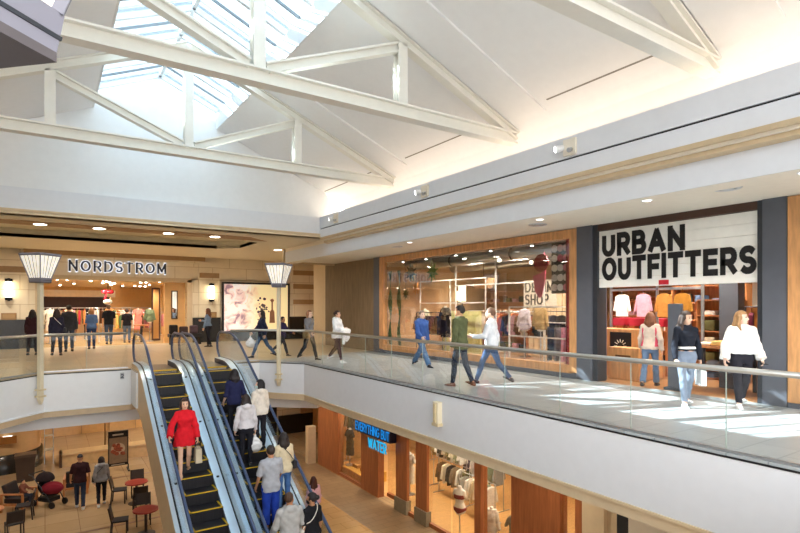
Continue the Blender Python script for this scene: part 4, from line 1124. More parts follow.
V, F = surf(lambda P: rc(P,(.16,.06,.15),(.22,.07,-.14),.055,.045), v3(.05,-.05,-.25), v3(.32,.16,.25), .014); np_obj('sleeve', V, F, cloth('whitecoat','#f6f6f6'), t)
person('woman in grey cardigan and black trousers walking beside the corner', (7.3,16.4,0), (.4,-.92), 1.68, True, 'pale', ('bob','#9a6a4c'),
    dict(col='#7d7b80',hem=.46,loose=.02,name='cardigan'), dict(col='#26262c',loose=.008,end=.02), '#222226',
    legs=((-16,24),(20,5)), arms=((16,8,40),(-18,8,20)), facing=True, foot_pitch=(-24,0), extras=[strap_bag('tan patterned handbag at the hip of the woman in the grey cardigan','bag','#8b7450','#8b7450',(.26,.1,.24),1,'handbag',.52,.1)])
c = person('woman in navy jacket and jeans walking with a white bag behind the lamp post', (6.25,18.0,0), (-1.,.15), 1.70, True, 'light', ('long','#2a201f',.28),
    dict(col='#2c3046',hem=.47,loose=.022,name='jacket'), dict(col='#4a6286',loose=.003,end=.02,name='jeans'), '#2a2a2e',
    legs=((24,3),(-24,16)), arms=((24,8,20),(-20,8,30)), foot_pitch=(0,-22))
held_bag(c, 0, 'white plastic bag carried by the woman in the navy jacket', '#eeeef2', 'plastic', .34, .34, .2, drop=.1)
person('small person in dark clothes running right of the lamp post', (7.15,18.4,0), (.55,-.83), 1.46, True, 'tan', ('pony','#1f1a1c'),
    dict(col='#33294a',hem=.47,loose=.016,name='top'), dict(col='#34343c',loose=.004,end=.03), '#202022',
    legs=((28,10),(-30,28)), arms=((-24,10,40),(28,10,40)), foot_pitch=(0,-30), facing=True)
person('woman in light denim jacket standing by the far wall', (5.95,24.1,0), (-.75,.66), 1.70, True, 'light', ('long','#6f4430',.3),
    dict(col='#8298b8',hem=.54,loose=.014,name='jacket'), dict(col='#2a2a33',loose=.002,end=.02), '#2c2624',
    legs=((6,4),(-8,8)), arms=((34,6,60),(4,10,14)), res=.016)
# people outside and inside the far store entrance
G = 'shoppers at the far store entrance'
def crowd(label, x, y, H, fem, hair, top, bot, face=(0,1), **k):
    return person(label, (x,y,0), face, H, fem, k.pop('skin','mid'), hair, top, bot, k.pop('shoes','#26262a'), res=.02, group=G, **k)
crowd('person in dark maroon coat behind the left lamp post', -.38, 23.6, 1.66, True, ('long','#241c1c',.25), dict(col='#3a2228',hem=.4,loose=.03), dict(col='#2a2026',loose=.006), (.3,1), legs=((8,4),(-8,8)))
crowd('woman in navy coat with a white strap across her back', .35, 22.7, 1.70, True, ('long','#2b2020',.22), dict(col='#2c2c3e',hem=.42,loose=.026), dict(col='#262a36',loose=.004), (.15,1), legs=((16,2),(-14,20)),
      extras=[strap_bag('small dark bag of the woman in the navy coat','bag','#30303a','#e8e8ea',(.2,.08,.16),1)])
crowd('man in charcoal jacket beside the woman in the navy coat', .78, 24.5, 1.84, False, ('short','#2a2422'), dict(col='#3c3d42',hem=.46,loose=.026,collar=True), dict(col='#3a4354',loose=.01), legs=((-10,14),(10,4)))
crowd('dark figure deep inside the store between the racks', 1.95, 34.0, 1.7, True, ('long','#1c1818',.2), dict(col='#2a2426',hem=.42,loose=.02), dict(col='#2a2a30',loose=.006))
crowd('woman in blue top seen from behind', 1.62, 25.7, 1.70, True, ('bob','#9a6a46'), dict(col='#56719c',hem=.5,loose=.018,sleeve=.5), dict(col='#2b3c66',loose=.004,name='jeans'), legs=((6,2),(-4,6)))
crowd('tall man in black tee and dark jeans entering the store', 2.5, 28.5, 1.88, False, ('short','#5a4434'), dict(col='#1c1c20',hem=.5,loose=.024,sleeve=.42), dict(col='#36445c',loose=.012), legs=((14,4),(-10,14)))
crowd('shorter person in black tee right of the tall man', 3.35, 29.2, 1.68, False, ('short','#3a2c24'), dict(col='#1e1c20',hem=.5,loose=.024,sleeve=.42), dict(col='#5b6a80',loose=.012), legs=((-8,12),(12,4)))
person('woman in pale top with a pink jacket entering the banner shop', (11.15,6.75,0), (.95,.3), 1.66, True, 'light', ('long','#7a4a30',.22),
    dict(col='#d8c4b4',hem=.5,loose=.018,name='top'), dict(col='#6a7f9c',loose=.008,end=.02,flare=.02,name='jeans'), '#3a3030',
    legs=((14,4),(-12,16)), arms=((-6,14,14),(10,14,20)), foot_pitch=(0,-16),
    extras=[lambda c: np_obj('jacket', *surf(lambda P: np.maximum(np.maximum(column(c['unlean'](P), [(z,a+.028,b+.028,y) for z,a,b,y in c['tab'] if z>.5*c['H']]), np.minimum(.06-np.abs(P[:,0]), .0-P[:,1]+.0)*0-1), .12-np.abs(P[:,0])), v3(-.3,-.25,.5*c['H']), v3(.3,.25,.86*c['H']), .014), cloth('pinkred','#d8546a'), c['t'])])
# escalator riders
def stepz(y): k = math.floor((15.6-y)/.4); return -TN*(.12+.4*k)
RG = 'riders on the escalators'
def rider(label, x, y, face, *a, **k):
    return person(label, (x,y,stepz(y)), face, *a, group=RG, **k)
c = rider('woman in bright red dress riding the left escalator down', 2.52, 12.2, (-.1,-1), 1.70, True, 'light', ('bob','#4a3026'),
    dict(col='#d3202c',hem=.40,loose=.016,flare=.05,cuff=.022,name='dress'), None, '#d9b090', legs=((10,6),(-6,26)), arms=((26,26,18),(6,14,10)), facing=True, foot_pitch=(0,-30), res=.012)
held_bag(c, 1, 'beige tote bag in the hand of the woman in the red dress', '#c3b295', 'tote', .36, .3, .14, '#2f2622', .12)
rider('rider in navy top near the head of the right escalator', 3.83, 13.0, (0,1), 1.70, True, 'light', ('long','#20191c',.2),
    dict(col='#272a4c',hem=.5,loose=.018,sleeve=.6,name='top'), dict(col='#23232b',loose=.006), arms=((-8,16,62,10),(10,8,30)))
c = rider('woman in pale grey hoodie carrying a white bag on the right escalator', 3.86, 12.2, (.1,1), 1.66, True, 'light', ('long','#2a2020',.2),
    dict(col='#cfcbcf',hem=.53,loose=.024,hood=True,name='hoodie'), dict(col='#24242b',loose=.006,end=.02), arms=((0,10,10),(6,12,10)), res=.012)
held_bag(c, 0, 'white plastic bag held by the woman in the pale grey hoodie', '#eeeeee', 'plastic', .3, .34, .2, drop=.08)
rider('woman in cream hoodie and a face mask on the right escalator', 4.33, 12.62, (-.2,1), 1.68, True, 'light', ('long','#1c1718',.26),
    dict(col='#e3d9cc',hem=.50,loose=.026,hood=True,name='hoodie'), dict(col='#26242a',loose=.006,end=.02), yaw=50, arms=((4,10,14),(6,10,14)), extras=[mask('#b9d0cf')], res=.012)
rider('man in light grey tee and blue shorts on the right escalator', 3.86, 10.58, (0,1), 1.75, False, 'tan', ('short','#2e2420'),
    dict(col='#a9abb2',hem=.47,loose=.026,sleeve=.45,name='tee'), dict(col='#2744a8',loose=.022,end=.06,name='track_pants'), arms=((16,10,30),(10,10,20)), res=.012)
rider('woman in beige jacket and jeans with a dark shoulder bag on the right escalator', 4.28, 10.95, (-.05,1), 1.66, True, 'light', ('long','#2a211f',.24),
    dict(col='#d9c9a8',hem=.49,loose=.024,name='jacket'), dict(col='#4a6ea2',loose=.006,end=.02,name='jeans'), arms=((10,10,30),(0,10,10)), res=.012,
    extras=[strap_bag('dark shoulder bag of the woman in the beige jacket','bag','#28262a','#28262a',(.2,.09,.17),1)])
rider('man in grey hoodie at the bottom edge of the photo', 3.85, 9.55, (.1,1), 1.78, False, 'tan', ('buzz','#4a3426'),
    dict(col='#b3b2b0',hem=.46,loose=.03,hood=True,name='hoodie'), dict(col='#2c2f38',loose=.012), yaw=-35, arms=((14,14,40),(14,12,30)), extras=[mask('#1c1c1e')], res=.012)
rider('woman in black tee with a pale crossbody strap at the bottom edge of the photo', 4.33, 9.6, (-.15,1), 1.66, True, 'tan', ('bun','#1f191b'),
    dict(col='#202024',hem=.49,loose=.02,sleeve=.45,name='tee'), dict(col='#2a2a30',loose=.01), yaw=45, extras=[mask('#1c1c1e'), strap_bag('crossbody bag with a pale strap on the woman in the black tee','bag','#d8d2c6','#e4ddd0',(.18,.08,.15),-1)], res=.012)
# lower floor
person('woman in pink jacket on the lower floor by the escalator', (6.75,14.85,-5), (.1,1), 1.64, True, 'light', ('long','#4e2a20',.34),
    dict(col='#e6b8c2',hem=.52,loose=.022,name='jacket'), dict(col='#3a4660',loose=.008), legs=((10,4),(-10,14)))
person('man in cap, maroon tee and jeans walking on the lower floor', (.98,20.85,-5), (.1,1), 1.82, False, 'mid', ('cap','#26242a'),
    dict(col='#3a2226',hem=.49,loose=.024,sleeve=.45,name='tee'), dict(col='#303a50',loose=.012,end=.02,name='jeans'), '#d8d8d8', legs=((-10,16),(12,3)), arms=((-10,14,20),(12,14,20)), foot_pitch=(-14,0))
person('woman in grey sweater and black leggings walking on the lower floor', (1.6,20.75,-5), (.05,1), 1.68, True, 'light', ('bob','#241c1e'),
    dict(col='#8e8d90',hem=.5,loose=.024,hood=True,name='sweater'), dict(col='#1e1e24',loose=.002,end=.03,name='leggings'), '#e6e6e6', legs=((14,3),(-12,20)), arms=((10,10,24),(-8,10,14)), foot_pitch=(0,-18),
    extras=[strap_bag('small black crossbody bag of the woman in the grey sweater','bag','#1d1d20','#1d1d20',(.2,.08,.16),-1)])
# ------------------------------------------------------------------ lower floor: right shop
LX = 9.8; FZ = -5.0
def lx(name, y0, y1, z0, z1, m, x0=LX, x1=LX+.25): return struct(MB().box(x0,x1,y0,y1,z0,z1).build(name, m))
for y0,y1 in ((19.2,21.1),(16.12,17.34),(8.11,9.65),(7.44,7.7)): lx('wall_lower_shop', y0,y1,FZ+.0,-1.2,wood_r)
for y0,y1 in ((14.25,14.89),(13.16,13.74)):
    lx('wall_lower_pier', y0,y1,FZ+.45,-1.2,wood_r, LX-.05, LX+.05); lx('baseboard_lower_pier', y0-.03,y1+.03,FZ,FZ+.45,M('pier_stone','#8d8069',.6,var=.1), LX-.1, LX+.1)
lx('trim_lower_frame', 10.73,10.98,FZ,-1.2,wood_r,LX-.05,LX+.2)
lx('wall_lower_header', 7.44,21.1,-2.1,-1.2,wood_r,LX+.02,LX+.24)
lx('wall_lower_column', 6.89,7.44,FZ,-1.2,M('column_beige','#d9c3a0'),LX-.1,LX+.5); lx('wall_lower_tan', 6.66,6.89,FZ,-1.2,tan); lx('trim_lower_dark', 6.4,6.66,FZ,-1.2,dsteel); lx('wall_lower_near', -3,6.4,FZ,-1.2,cream)
glw = GLASS('lower_shop_glass', (.97,.95,.9), .2, 0., .05)
n = 10
for y0,y1,x in ((17.34,19.2,LX+.05),(14.89,16.12,LX+.4),(13.74,14.25,LX+.02),(10.98,12.05,LX+.05),(12.1,13.16,LX+.05),(9.65,10.73,LX+.05),(7.7,8.11,LX+.05)):
    struct(MB().box(x,x+.014,y0+.01,y1-.01,FZ+.1,-2.1).build('window_%d' % n, glw)); n += 1
    lx('trim_lower_sill', y0,y1,FZ,FZ+.12,wood_r,x-.03,x+.08)
warm_wood = M('warm_shop_floor', '#cf9f62', .3, var=.12, scale=2, stretch=(1,6,1))
room('lower_shop', LX+.3, 15.5, 7.4, 21.0, FZ, -1.25, warm_wood, M('warm_shop_wall','#c9a06a',.5,var=.08), M('warm_shop_ceiling','#a88a5c',.7), 'fcXyY')
plan('floor_lower_band', [(6.9,4),(8.2,4),(8.2,30),(6.9,30)], FZ, FZ+.004, BRICK('lower_band_tiles','#c49c68','#bb9360','#9d7747',.9,.45,'xy',.008,.25))
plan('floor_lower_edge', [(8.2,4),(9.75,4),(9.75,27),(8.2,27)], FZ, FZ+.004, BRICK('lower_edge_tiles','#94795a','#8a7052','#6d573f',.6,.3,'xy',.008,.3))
# sign
t = thing('shop_sign', 'blue glowing two-line letter sign on the lower shop front', 'sign', (LX-.1,17.2,-3.0))
MB().box(LX-.3,LX-.02,14.85,17.25,-2.78,-2.34).build('backing', M('sign_backing','#131a33',.4), t, world=True)
bl = EMIT('sign_blue','#1f8be0',.4); bl2 = EMIT('sign_cyan','#2fb8ea',.4)
letters('EVERYTHING BUT', .32, .042, .015, (LX-.3,17.2,-2.73), (0,-1,0), (-1,0,0), bl, t, gap=.9, width=2.3)
letters('WATER', .36, .055, .03, (LX-.28,16.3,-3.2), (0,-1,0), (-1,0,0), bl2, t, gap=.7, width=1.2)
# ------------------------------------------------------------------ mannequins and garments
mq = M('mannequin_white', '#f2ede4', .4, var=.02)
_MQ = {}
def mannequin(label, loc, rz, style, col, sc=1., grp=None, base=.75):
    t = thing('mannequin', label, 'mannequin', loc, rz, grp)
    tab = [(.0,.07,.075,0),(.06,.15,.1,-.01),(.16,.165,.11,-.015),(.32,.115,.08,0),(.45,.14,.10,.01),(.54,.145,.095,.0),(.63,.12,.07,-.01),(.68,.055,.05,-.01),(.74,.045,.045,0)]
    if 'b' not in _MQ:
        _MQ['b'] = surf(lambda P: sm(sm(column(P,tab), rc(P,(.13,0,.6),(.17,.0,.48),.045,.035),.03), rc(P,(-.13,0,.6),(-.17,0,.48),.045,.035),.03), v3(-.25,-.17,-.03), v3(.25,.17,.78), .017)
    V, F = _MQ['b']; np_obj('torso', V*sc+v3(0,0,base), F, mq, t)
    m = cloth(col.strip('#'), col)
    if style == 'bikini':
        if 'k' not in _MQ:
            tt = [(z,a+.012,b+.012,y) for z,a,b,y in tab]
            _MQ['k'] = (surf(lambda P: np.maximum(column(P,tt), np.abs(P[:,2]-.47)-.055), v3(-.22,-.17,.36), v3(.22,.17,.58), .014), surf(lambda P: np.maximum(column(P,tt), np.maximum(P[:,2]-.19, .03-P[:,2]+.5*np.abs(P[:,0]))), v3(-.22,-.17,-.02), v3(.22,.17,.24), .014))
        for nm, (V, F) in zip(('bikini_top','bikini_bottom'), _MQ['k']): np_obj(nm, V*sc+v3(0,0,base), F, m, t)
    else:
        key = 'j' if style == 'jacket' else 'd'
        if key not in _MQ:
            zt = .05 if style == 'jacket' else -.35
            tt = [(zt,.19,.13,-.01)]+[(z,max(a,.13)+.02,b+.022,y) for z,a,b,y in tab[1:8]]
            fn = lambda P: sm(sm(column(P,tt), rc(P,(.15,0,.60),(.24,.02,.18 if style=='jacket' else .42),.058,.05),.02), rc(P,(-.15,0,.60),(-.24,.02,.18 if style=='jacket' else .42),.058,.05),.02)+.004*np.sin(P[:,2]*40+P[:,0]*30)
            _MQ[key] = surf(fn, v3(-.34,-.19,zt-.02), v3(.34,.19,.74), .018)
        V, F = _MQ[key]; np_obj('jacket' if style=='jacket' else 'dress', V*sc+v3(0,0,base), F, m, t)
    MB().cyl((0,0,.03),(0,0,base+.05),.02,n=10).build('pole', steel, t); MB().cyl((0,0,0),(0,0,.03),.17,n=20).build('base', steel, t)
    return t
def _gar(kind):
    o = {'shirt': [(-.07,0),(-.2,-.05),(-.29,-.5),(-.21,-.53),(-.18,-.25),(-.19,-.68),(.19,-.68),(.18,-.25),(.21,-.53),(.29,-.5),(.2,-.05),(.07,0)],
         'dress': [(-.06,0),(-.17,-.05),(-.2,-.25),(-.14,-.27),(-.13,-.42),(-.24,-1.05),(.24,-1.05),(.13,-.42),(.14,-.27),(.2,-.25),(.17,-.05),(.06,0)],
         'trousers': [(-.17,0),(-.19,-.95),(-.05,-.95),(0,-.3),(.05,-.95),(.19,-.95),(.17,0)]}[kind]
    b = MB(); n = len(o); th = .035
    v = [(x,-th,z) for x,z in o]+[(x,th,z) for x,z in o]
    b.add(v, [(i,(i+1)%n,n+(i+1)%n,n+i) for i in range(n)]+[tuple(range(n-1,-1,-1)),tuple(range(n,2*n))])
    b.tube([(0,0,-.01),(0,0,.05),(.02,0,.09),(0,0,.115),(-.02,0,.1)], .006, 5)
    return b
_GM = {}
def garment(kind, label, loc, rz, col, grp=None, name=None, sc=1.):
    if kind not in _GM:
        o = _gar(kind).build(kind, mq, bevel=.014); _GM[kind] = o; c = o
    else:
        c = _GM[kind].copy(); COL.objects.link(c)
    c.name = name or kind
    c.material_slots[0].link = 'OBJECT'; c.material_slots[0].material = cloth(col.strip('#'), col)
    c.location = loc; c.rotation_euler = (0,0,rz); c.scale = (sc,sc,sc); tag(c, label, 'clothing', grp)
    return c
def rack(label, x, y, L, z0, h, ang, mat, cols, where, kind='shirt', grp='clothes racks', fill=.92, sc=1.):
    t = thing('clothing_rack', label, 'clothes rack', (x,y,z0), ang, grp)
    for s in (-1,1):
        MB().cyl((s*L/2,0,0),(s*L/2,0,h),.018,n=8).build('post', mat, t); MB().box(s*L/2-.02,s*L/2+.02,-.25,.25,0,.03).build('foot', mat, t)
    MB().cyl((-L/2,0,h),(L/2,0,h),.016,n=8).build('bar', mat, t)
    n = len(cols); R = Matrix.Rotation(ang,3,'Z')
    for i, (cn, c) in enumerate(cols):
        p = R @ Vector(((i-(n-1)/2)*L*fill/n,0,0))
        garment(kind, f'{cn} {"top" if kind == "shirt" else kind} hanging on {where}', (x+p.x,y+p.y,z0+h-.125*sc), ang+PI/2+.12*math.sin(i*2.3), c, 'clothes on '+where, sc=sc)
    return t
# lower shop contents
mannequin('white mannequin in a dark red bikini behind the lower shop glass', (10.3,12.25,-5.05), 1.9, 'bikini', '#8d2f36', 1.15, base=.62)
mannequin('white mannequin in a black dress in the far lower shop window', (10.2,18.95,-4.6), 1.8, 'dress', '#25262a')
mannequin('white mannequin in a grey patterned top beside the far lower window pier', (10.3,17.75,-4.6), 1.7, 'jacket', '#77787a')
mannequin('white mannequin in a pale top in the narrow lower shop window', (10.35,10.95,-5.0), 2.0, 'jacket', '#d8d2c8', base=.45)
mannequin('white mannequin in a speckled wrap at the lower window edge', (10.3,10.0,-5.0), 2.0, 'dress', '#8d8578', base=.55)
mannequin('white mannequin with a pale dress behind the blue sign', (10.6,15.3,-4.8), 1.8, 'dress', '#d9d4c6')
for k,(y0,y1) in enumerate(((17.5,19.1),)):
    t = thing('display_platform', 'yellow-lit wooden display platform in the far lower shop window', 'platform', (10.4,18.3,-5)); MB().box(9.95,11.0,17.45,19.1,-4.995,-4.62).build('platform_body', M('platform_wood','#d3a04a',.4,var=.1), t, world=True); MB().box(9.93,9.95,17.45,19.1,-4.98,-4.64).build('front_edge', wood_o, t, world=True)
for x,y,lab in ((10.45,18.6,'left'),(10.4,17.9,'right')):
    tag(MB().box(x-.22,x+.22,y-.2,y+.2,-4.62,-4.5).build('display_block', M('block_wood','#a8743a',.5)), f'low brown display block on the platform, {lab} one', 'display block', 'display blocks')
cw = [('white','#e9e4d8'),('sage','#9fa584'),('cream','#e3d9bd'),('olive','#7d7a56'),('stone','#b9ad96'),('black','#2a2a2a'),('white','#e6e2da'),('khaki','#a3946a')]
rack('chrome rack of pale swim tops inside the lower shop doorway', 12.3, 15.2, 1.9, -5, 2.0, PI/2, steel, cw, 'the doorway rack of the lower shop')
rack('second chrome rack deeper in the lower shop', 12.6, 13.7, 1.9, -5, 1.6, PI/2, steel, [('grey','#8a8a84'),('sage','#8c9276'),('cream','#d8ccb2'),('brown','#6d5a44'),('white','#e4dfd2'),('charcoal','#3a3a3c')], 'the deeper rack of the lower shop')
rack('rack of patterned wraps behind the slim lower window', 11.3, 10.4, 1.2, -5, 2.3, PI/2, steel, [('beige','#b7a888'),('speckled','#8f8266'),('sand','#c6b896'),('black','#26262a'),('black','#2a2a30')], 'the rack behind the slim lower window', 'dress')
rack('rack of dark dresses in the far lower window', 11.0, 19.8, 1.9, -5, 2.75, PI/2, steel, [('black','#2b2b28'),('olive','#4b4a34'),('brown','#5a4a38'),('charcoal','#3a3836'),('dark green','#3d4434'),('taupe','#6f6250')], 'the rack in the far lower window', 'dress')
for k,(x,y) in enumerate(((11.0,19.6),(12.5,16.2),(11.8,14.0),(11.5,12.2),(11.5,10.2),(10.9,8.3))):
    downlight(x,y,-1.25,'small warm downlight in the lower shop ceiling','lower shop downlights',r=.08)
# ------------------------------------------------------------------ lower floor: far side
struct(MB().box(8.6,16,27.0,27.3,FZ,-1.2).build('wall_lower_far', stone)); struct(MB().box(8.6,9.3,26.9,27.0,FZ,-4.0).build('baseboard_lower_far', granite)); struct(MB().box(10.25,12.4,26.9,27.0,FZ,-4.0).build('baseboard_lower_far.001', granite))
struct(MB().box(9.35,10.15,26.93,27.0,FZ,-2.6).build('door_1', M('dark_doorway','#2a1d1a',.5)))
struct(MB().box(11.5,12.2,26.9,27.0,-4.0,-3.0).build('trim_lower_panel', stone_d)); struct(MB().box(12.2,12.8,21.2,27.0,FZ,-1.2).build('wall_lower_return', M('orange_stone','#c8955c')))
struct(MB().box(9.4,9.75,21.2,21.5,FZ,-3.4).build('wall_lower_post', tan))
glossy = M('glossy_beige_wall', '#d9b27c', .12, var=.06, spec=.6)
struct(MB().box(-6,16,33,33.2,FZ,-1.2).build('wall_lower_back', glossy))
t = thing('stone_counter', 'long low polished stone counter on the lower floor behind the walkers', 'counter', (.7,26.8,FZ))
MB().box(.6,4.6,26.5,27.2,FZ,-4.5).build('counter_body', M('polished_stone','#d8b583',.12,var=.08,spec=.6), t, world=True); MB().box(.55,4.65,26.45,27.25,-4.5,-4.44).build('counter_top', M('counter_top','#e6c89a',.1,spec=.6), t, world=True); MB().box(.5,.6,26.45,27.25,FZ,-4.44).build('end_panel', M('end_brown','#5a3d28',.4), t, world=True)
for k in range(7):
    struct(MB().box(-1+k*1.3,-.97+k*1.3,32.95,33,FZ,-1.2).build('trim_lower_joint', stone_d))
c0 = MB().lathe([(1.35,-4.25),(1.35,-1.2)], (-1.5,28.0,0), 36); struct(c0.build('wall_lower_drum', M('drum_beige','#cfa878',.4,var=.05), smooth=True))
struct(MB().lathe([(1.42,-5),(1.42,-4.25),(1.35,-4.23)], (-1.5,28.0,0), 36).build('baseboard_lower_drum', granite, smooth=True))
t = thing('wall_niche_light', 'small brown uplight on the beige curved wall of the lower floor', 'wall lamp', (-1.25,26.6,-3.7)); MB().box(-1.55,-.95,26.52,26.62,-3.75,-3.45).build('lamp_body', M('copper','#b5793f',.3,metal=.7), t, world=True); MB().box(-1.4,-1.1,26.55,26.59,-3.45,-3.44).build('lamp_slot', EMIT('dim_lens','#fff8ee',2.5), t, world=True)
t = thing('waste_bin', 'tall dark brown waste bin in front of the curved wall base', 'bin', (-.62,25.3,FZ)); MB().prism([(-.9,FZ),(-.36,FZ),(-.3,-4.05),(-.96,-4.05)],'y',25.1,25.6).build('bin_body', M('bin_brown','#4a3a30',.5), t, world=True); MB().box(-.98,-.28,25.06,25.64,-4.05,-3.95).build('lid', M('bin_lid','#5b4a3e',.4), t, world=True)
t = thing('display_shelf', 'slim metal shelf tower by the curved wall on the lower floor', 'shelf', (.15,27.6,FZ))
for x in (-.02,.3):
    MB().box(x-.015,x+.015,27.5,27.53,FZ,-2.2).build('upright', steel, t, world=True)
for z in (-4.4,-3.8,-3.2,-2.6): MB().box(-.02,.3,27.4,27.7,z,z+.03).build('shelf_board', cream, t, world=True)
# food poster stand
t = thing('poster_stand', 'tall black poster stand showing a dish of food on the lower floor', 'poster stand', (2.5,24.7,FZ))
R = Matrix.Rotation(R_(-6),3,'X')
MB().box(2.14,2.88,24.68,24.74,-4.78,-3.36).build('board', black, t, world=True); MB().box(2.18,2.84,24.672,24.68,-4.66,-3.62).build('poster', M('poster_brown','#8d7763',.5,var=.15,scale=5), t, world=True)
fd = MB(); rr = random.Random(3)
for i in range(16): fd.ell((2.5+rr.gauss(0,.1),24.668,-4.05+rr.gauss(0,.11)),(rr.uniform(.05,.1),.004,rr.uniform(.04,.08)),8)
fd.build('dish_print', M('dish_red','#a0523c',.5,var=.5,scale=12), t, world=True); MB().ell((2.5,24.671,-4.08),(.26,.003,.24),20).build('plate_print', M('plate_print','#c9b49a',.5), t, world=True)
MB().box(2.3,2.7,24.674,24.68,-3.53,-3.47).build('heading_bar', M('heading_grey','#b9b0a4',.5), t, world=True); MB().box(2.25,2.75,24.674,24.68,-4.74,-4.71).build('caption_bar', M('heading_grey','#b9b0a4'), t, world=True)
for x in (2.14,2.88): MB().box(x-.03,x+.03,24.4,25.0,FZ,FZ+.05).build('foot', black, t, world=True); MB().box(x-.02,x+.02,24.68,24.72,FZ,-4.75).build('post', black, t, world=True)
# hanging crystal strands and small sign on a post
t = thing('crystal_pendant', 'tall pendant of glittering crystal strands in the lower hall', 'pendant light', (1.35,29.5,-1.3))
MB().cyl((1.35,29.5,-1.32),(1.35,29.5,-1.22),.22,n=18).build('ceiling_plate', steel, t, world=True)
rr = random.Random(8); cg = EMIT('crystal_glow','#fff3da',2.2)
for k in range(9):
    x, y = 1.35+.16*math.cos(k*.7), 29.5+.16*math.sin(k*.7); b = MB(); b.cyl((x,y,-2.75+.2*(k%3)),(x,y,-1.32),.005,n=5)
    for q in range(7): b.ell((x,y,-2.7+.2*(k%3)+q*.2),(.025,.025,.04),6)
    b.build('crystal_strand', cg, t, world=True)
t = thing('sign_post', 'thin post with a small dark board on the lower floor', 'sign', (2.35,28.5,FZ)); MB().cyl((2.35,28.5,FZ),(2.35,28.5,-2.9),.03,n=8).build('post', M('sign_bronze','#8a6a44',.4,metal=.6), t, world=True); MB().box(2.0,2.7,28.45,28.5,-3.0,-2.3).build('board', M('sign_bronze_board','#9a774e',.4), t, world=True); MB().cyl((2.35,28.5,FZ),(2.35,28.5,FZ+.05),.3,n=18).build('base', M('sign_bronze','#8a6a44'), t, world=True)
# ------------------------------------------------------------------ cafe furniture
ch_m = M('chair_dark', '#3a2e28', .5, var=.1); ch_c = M('cushion_dark', '#2a2426', .7)
def chair(label, x, y, face, grp='dark cafe chairs'):
    t = thing('cafe_chair', label, 'chair', (x,y,FZ), math.atan2(-face[0],face[1]), grp)
    MB().box(-.21,.21,-.2,.22,.43,.47).build('seat', ch_c, t, bevel=.012)
    MB().prism([(-.22,.52),(-.30,.86),(-.27,.88),(-.19,.54)],'x',-.19,.19).build('backrest', ch_m, t, bevel=.01)
    for sx in (-1,1):
        MB().beam((sx*.19,.19,0),(sx*.19,.19,.44),.035,.035,(0,1,0)).build('leg', ch_m, t); MB().beam((sx*.19,-.24,0),(sx*.19,-.2,.5),.035,.035,(0,1,0)).build('leg', ch_m, t)
        MB().beam((sx*.205,-.2,.46),(sx*.205,-.29,.88),.03,.035,(0,1,0)).build('back_post', ch_m, t)
    return t
def ctable(label, x, y, col, r=.36, h=.74):
    t = thing('cafe_table', label, 'table', (x,y,FZ), group='round cafe tables')
    MB().cyl((0,0,h-.04),(0,0,h),r,n=32).build('tabletop', M('top_'+col.strip('#'),col,.35,var=.05), t, bevel=.01); MB().cyl((0,0,.04),(0,0,h-.04),.04,n=12).build('pedestal', ch_m, t); MB().lathe([(0.02,.06),(.1,.05),(.26,.02),(.26,0)],(0,0,0),20).build('base', ch_m, t)
ctable('round red cafe table nearer the poster stand', 2.62, 20.3, '#a83a34'); ctable('round red cafe table at the foot of the escalator side', 2.5, 17.4, '#a5302c'); ctable('round orange wood cafe table at the left photo edge', -1.38, 19.95, '#c98348')
chair('dark chair facing the farther red table, seen from its side', 2.14, 20.7, (1,-.25)); chair('dark chair behind the farther red table', 2.75, 21.05, (-.1,-1)); chair('dark chair in front of the farther red table, back to the camera', 2.62, 19.5, (.05,1))
chair('dark chair at the nearer red table beside the escalator', 1.85, 17.75, (1,-.2)); chair('dark chair between the two red tables', 2.55, 18.25, (-.1,-1))
chair('dark chair left of the walkers, side on', -.55, 20.75, (-1,.1)); chair('dark chair cut by the bottom edge at the lower left', -.75, 19.2, (-.2,1))
def armchair(label, x, y, face):
    t = thing('lounge_armchair', label, 'armchair', (x,y,FZ), math.atan2(-face[0],face[1]), 'wooden lounge armchairs')
    MB().box(-.3,.3,-.3,.34,.28,.44).build('seat_cushion', ch_c, t, bevel=.03); MB().prism([(-.26,.44),(-.40,.86),(-.28,.88),(-.16,.46)],'x',-.3,.3).build('back_cushion', ch_c, t, bevel=.03)
    for s in (-1,1):
        MB().box(s*.36-.035,s*.36+.035,-.36,.38,.58,.62).build('armrest', wood_o, t); MB().box(s*.36-.03,s*.36+.03,.32,.38,0,.58).build('leg', wood_o, t); MB().box(s*.36-.03,s*.36+.03,-.36,-.3,0,.58).build('leg', wood_o, t)
    MB().box(-.36,.36,-.32,.34,.22,.28).build('seat_frame', wood_o, t)
armchair('wooden armchair with dark cushions and a small child, by the stroller', -.72, 21.9, (.8,-.5)); armchair('wooden armchair with dark seat behind the walking man', .95, 22.7, (.1,1))
person('small child with dark hair sitting in the wooden armchair', (-.62,21.85,-5.06), (.8,-.5), 1.05, False, 'mid', ('short','#2a2020'), dict(col='#7a4a3c',hem=.48,loose=.012), dict(col='#3a3c48',loose=.008), legs=((80,70),(80,70)), arms=((40,8,30),(40,8,30)), seat=True, res=.016)
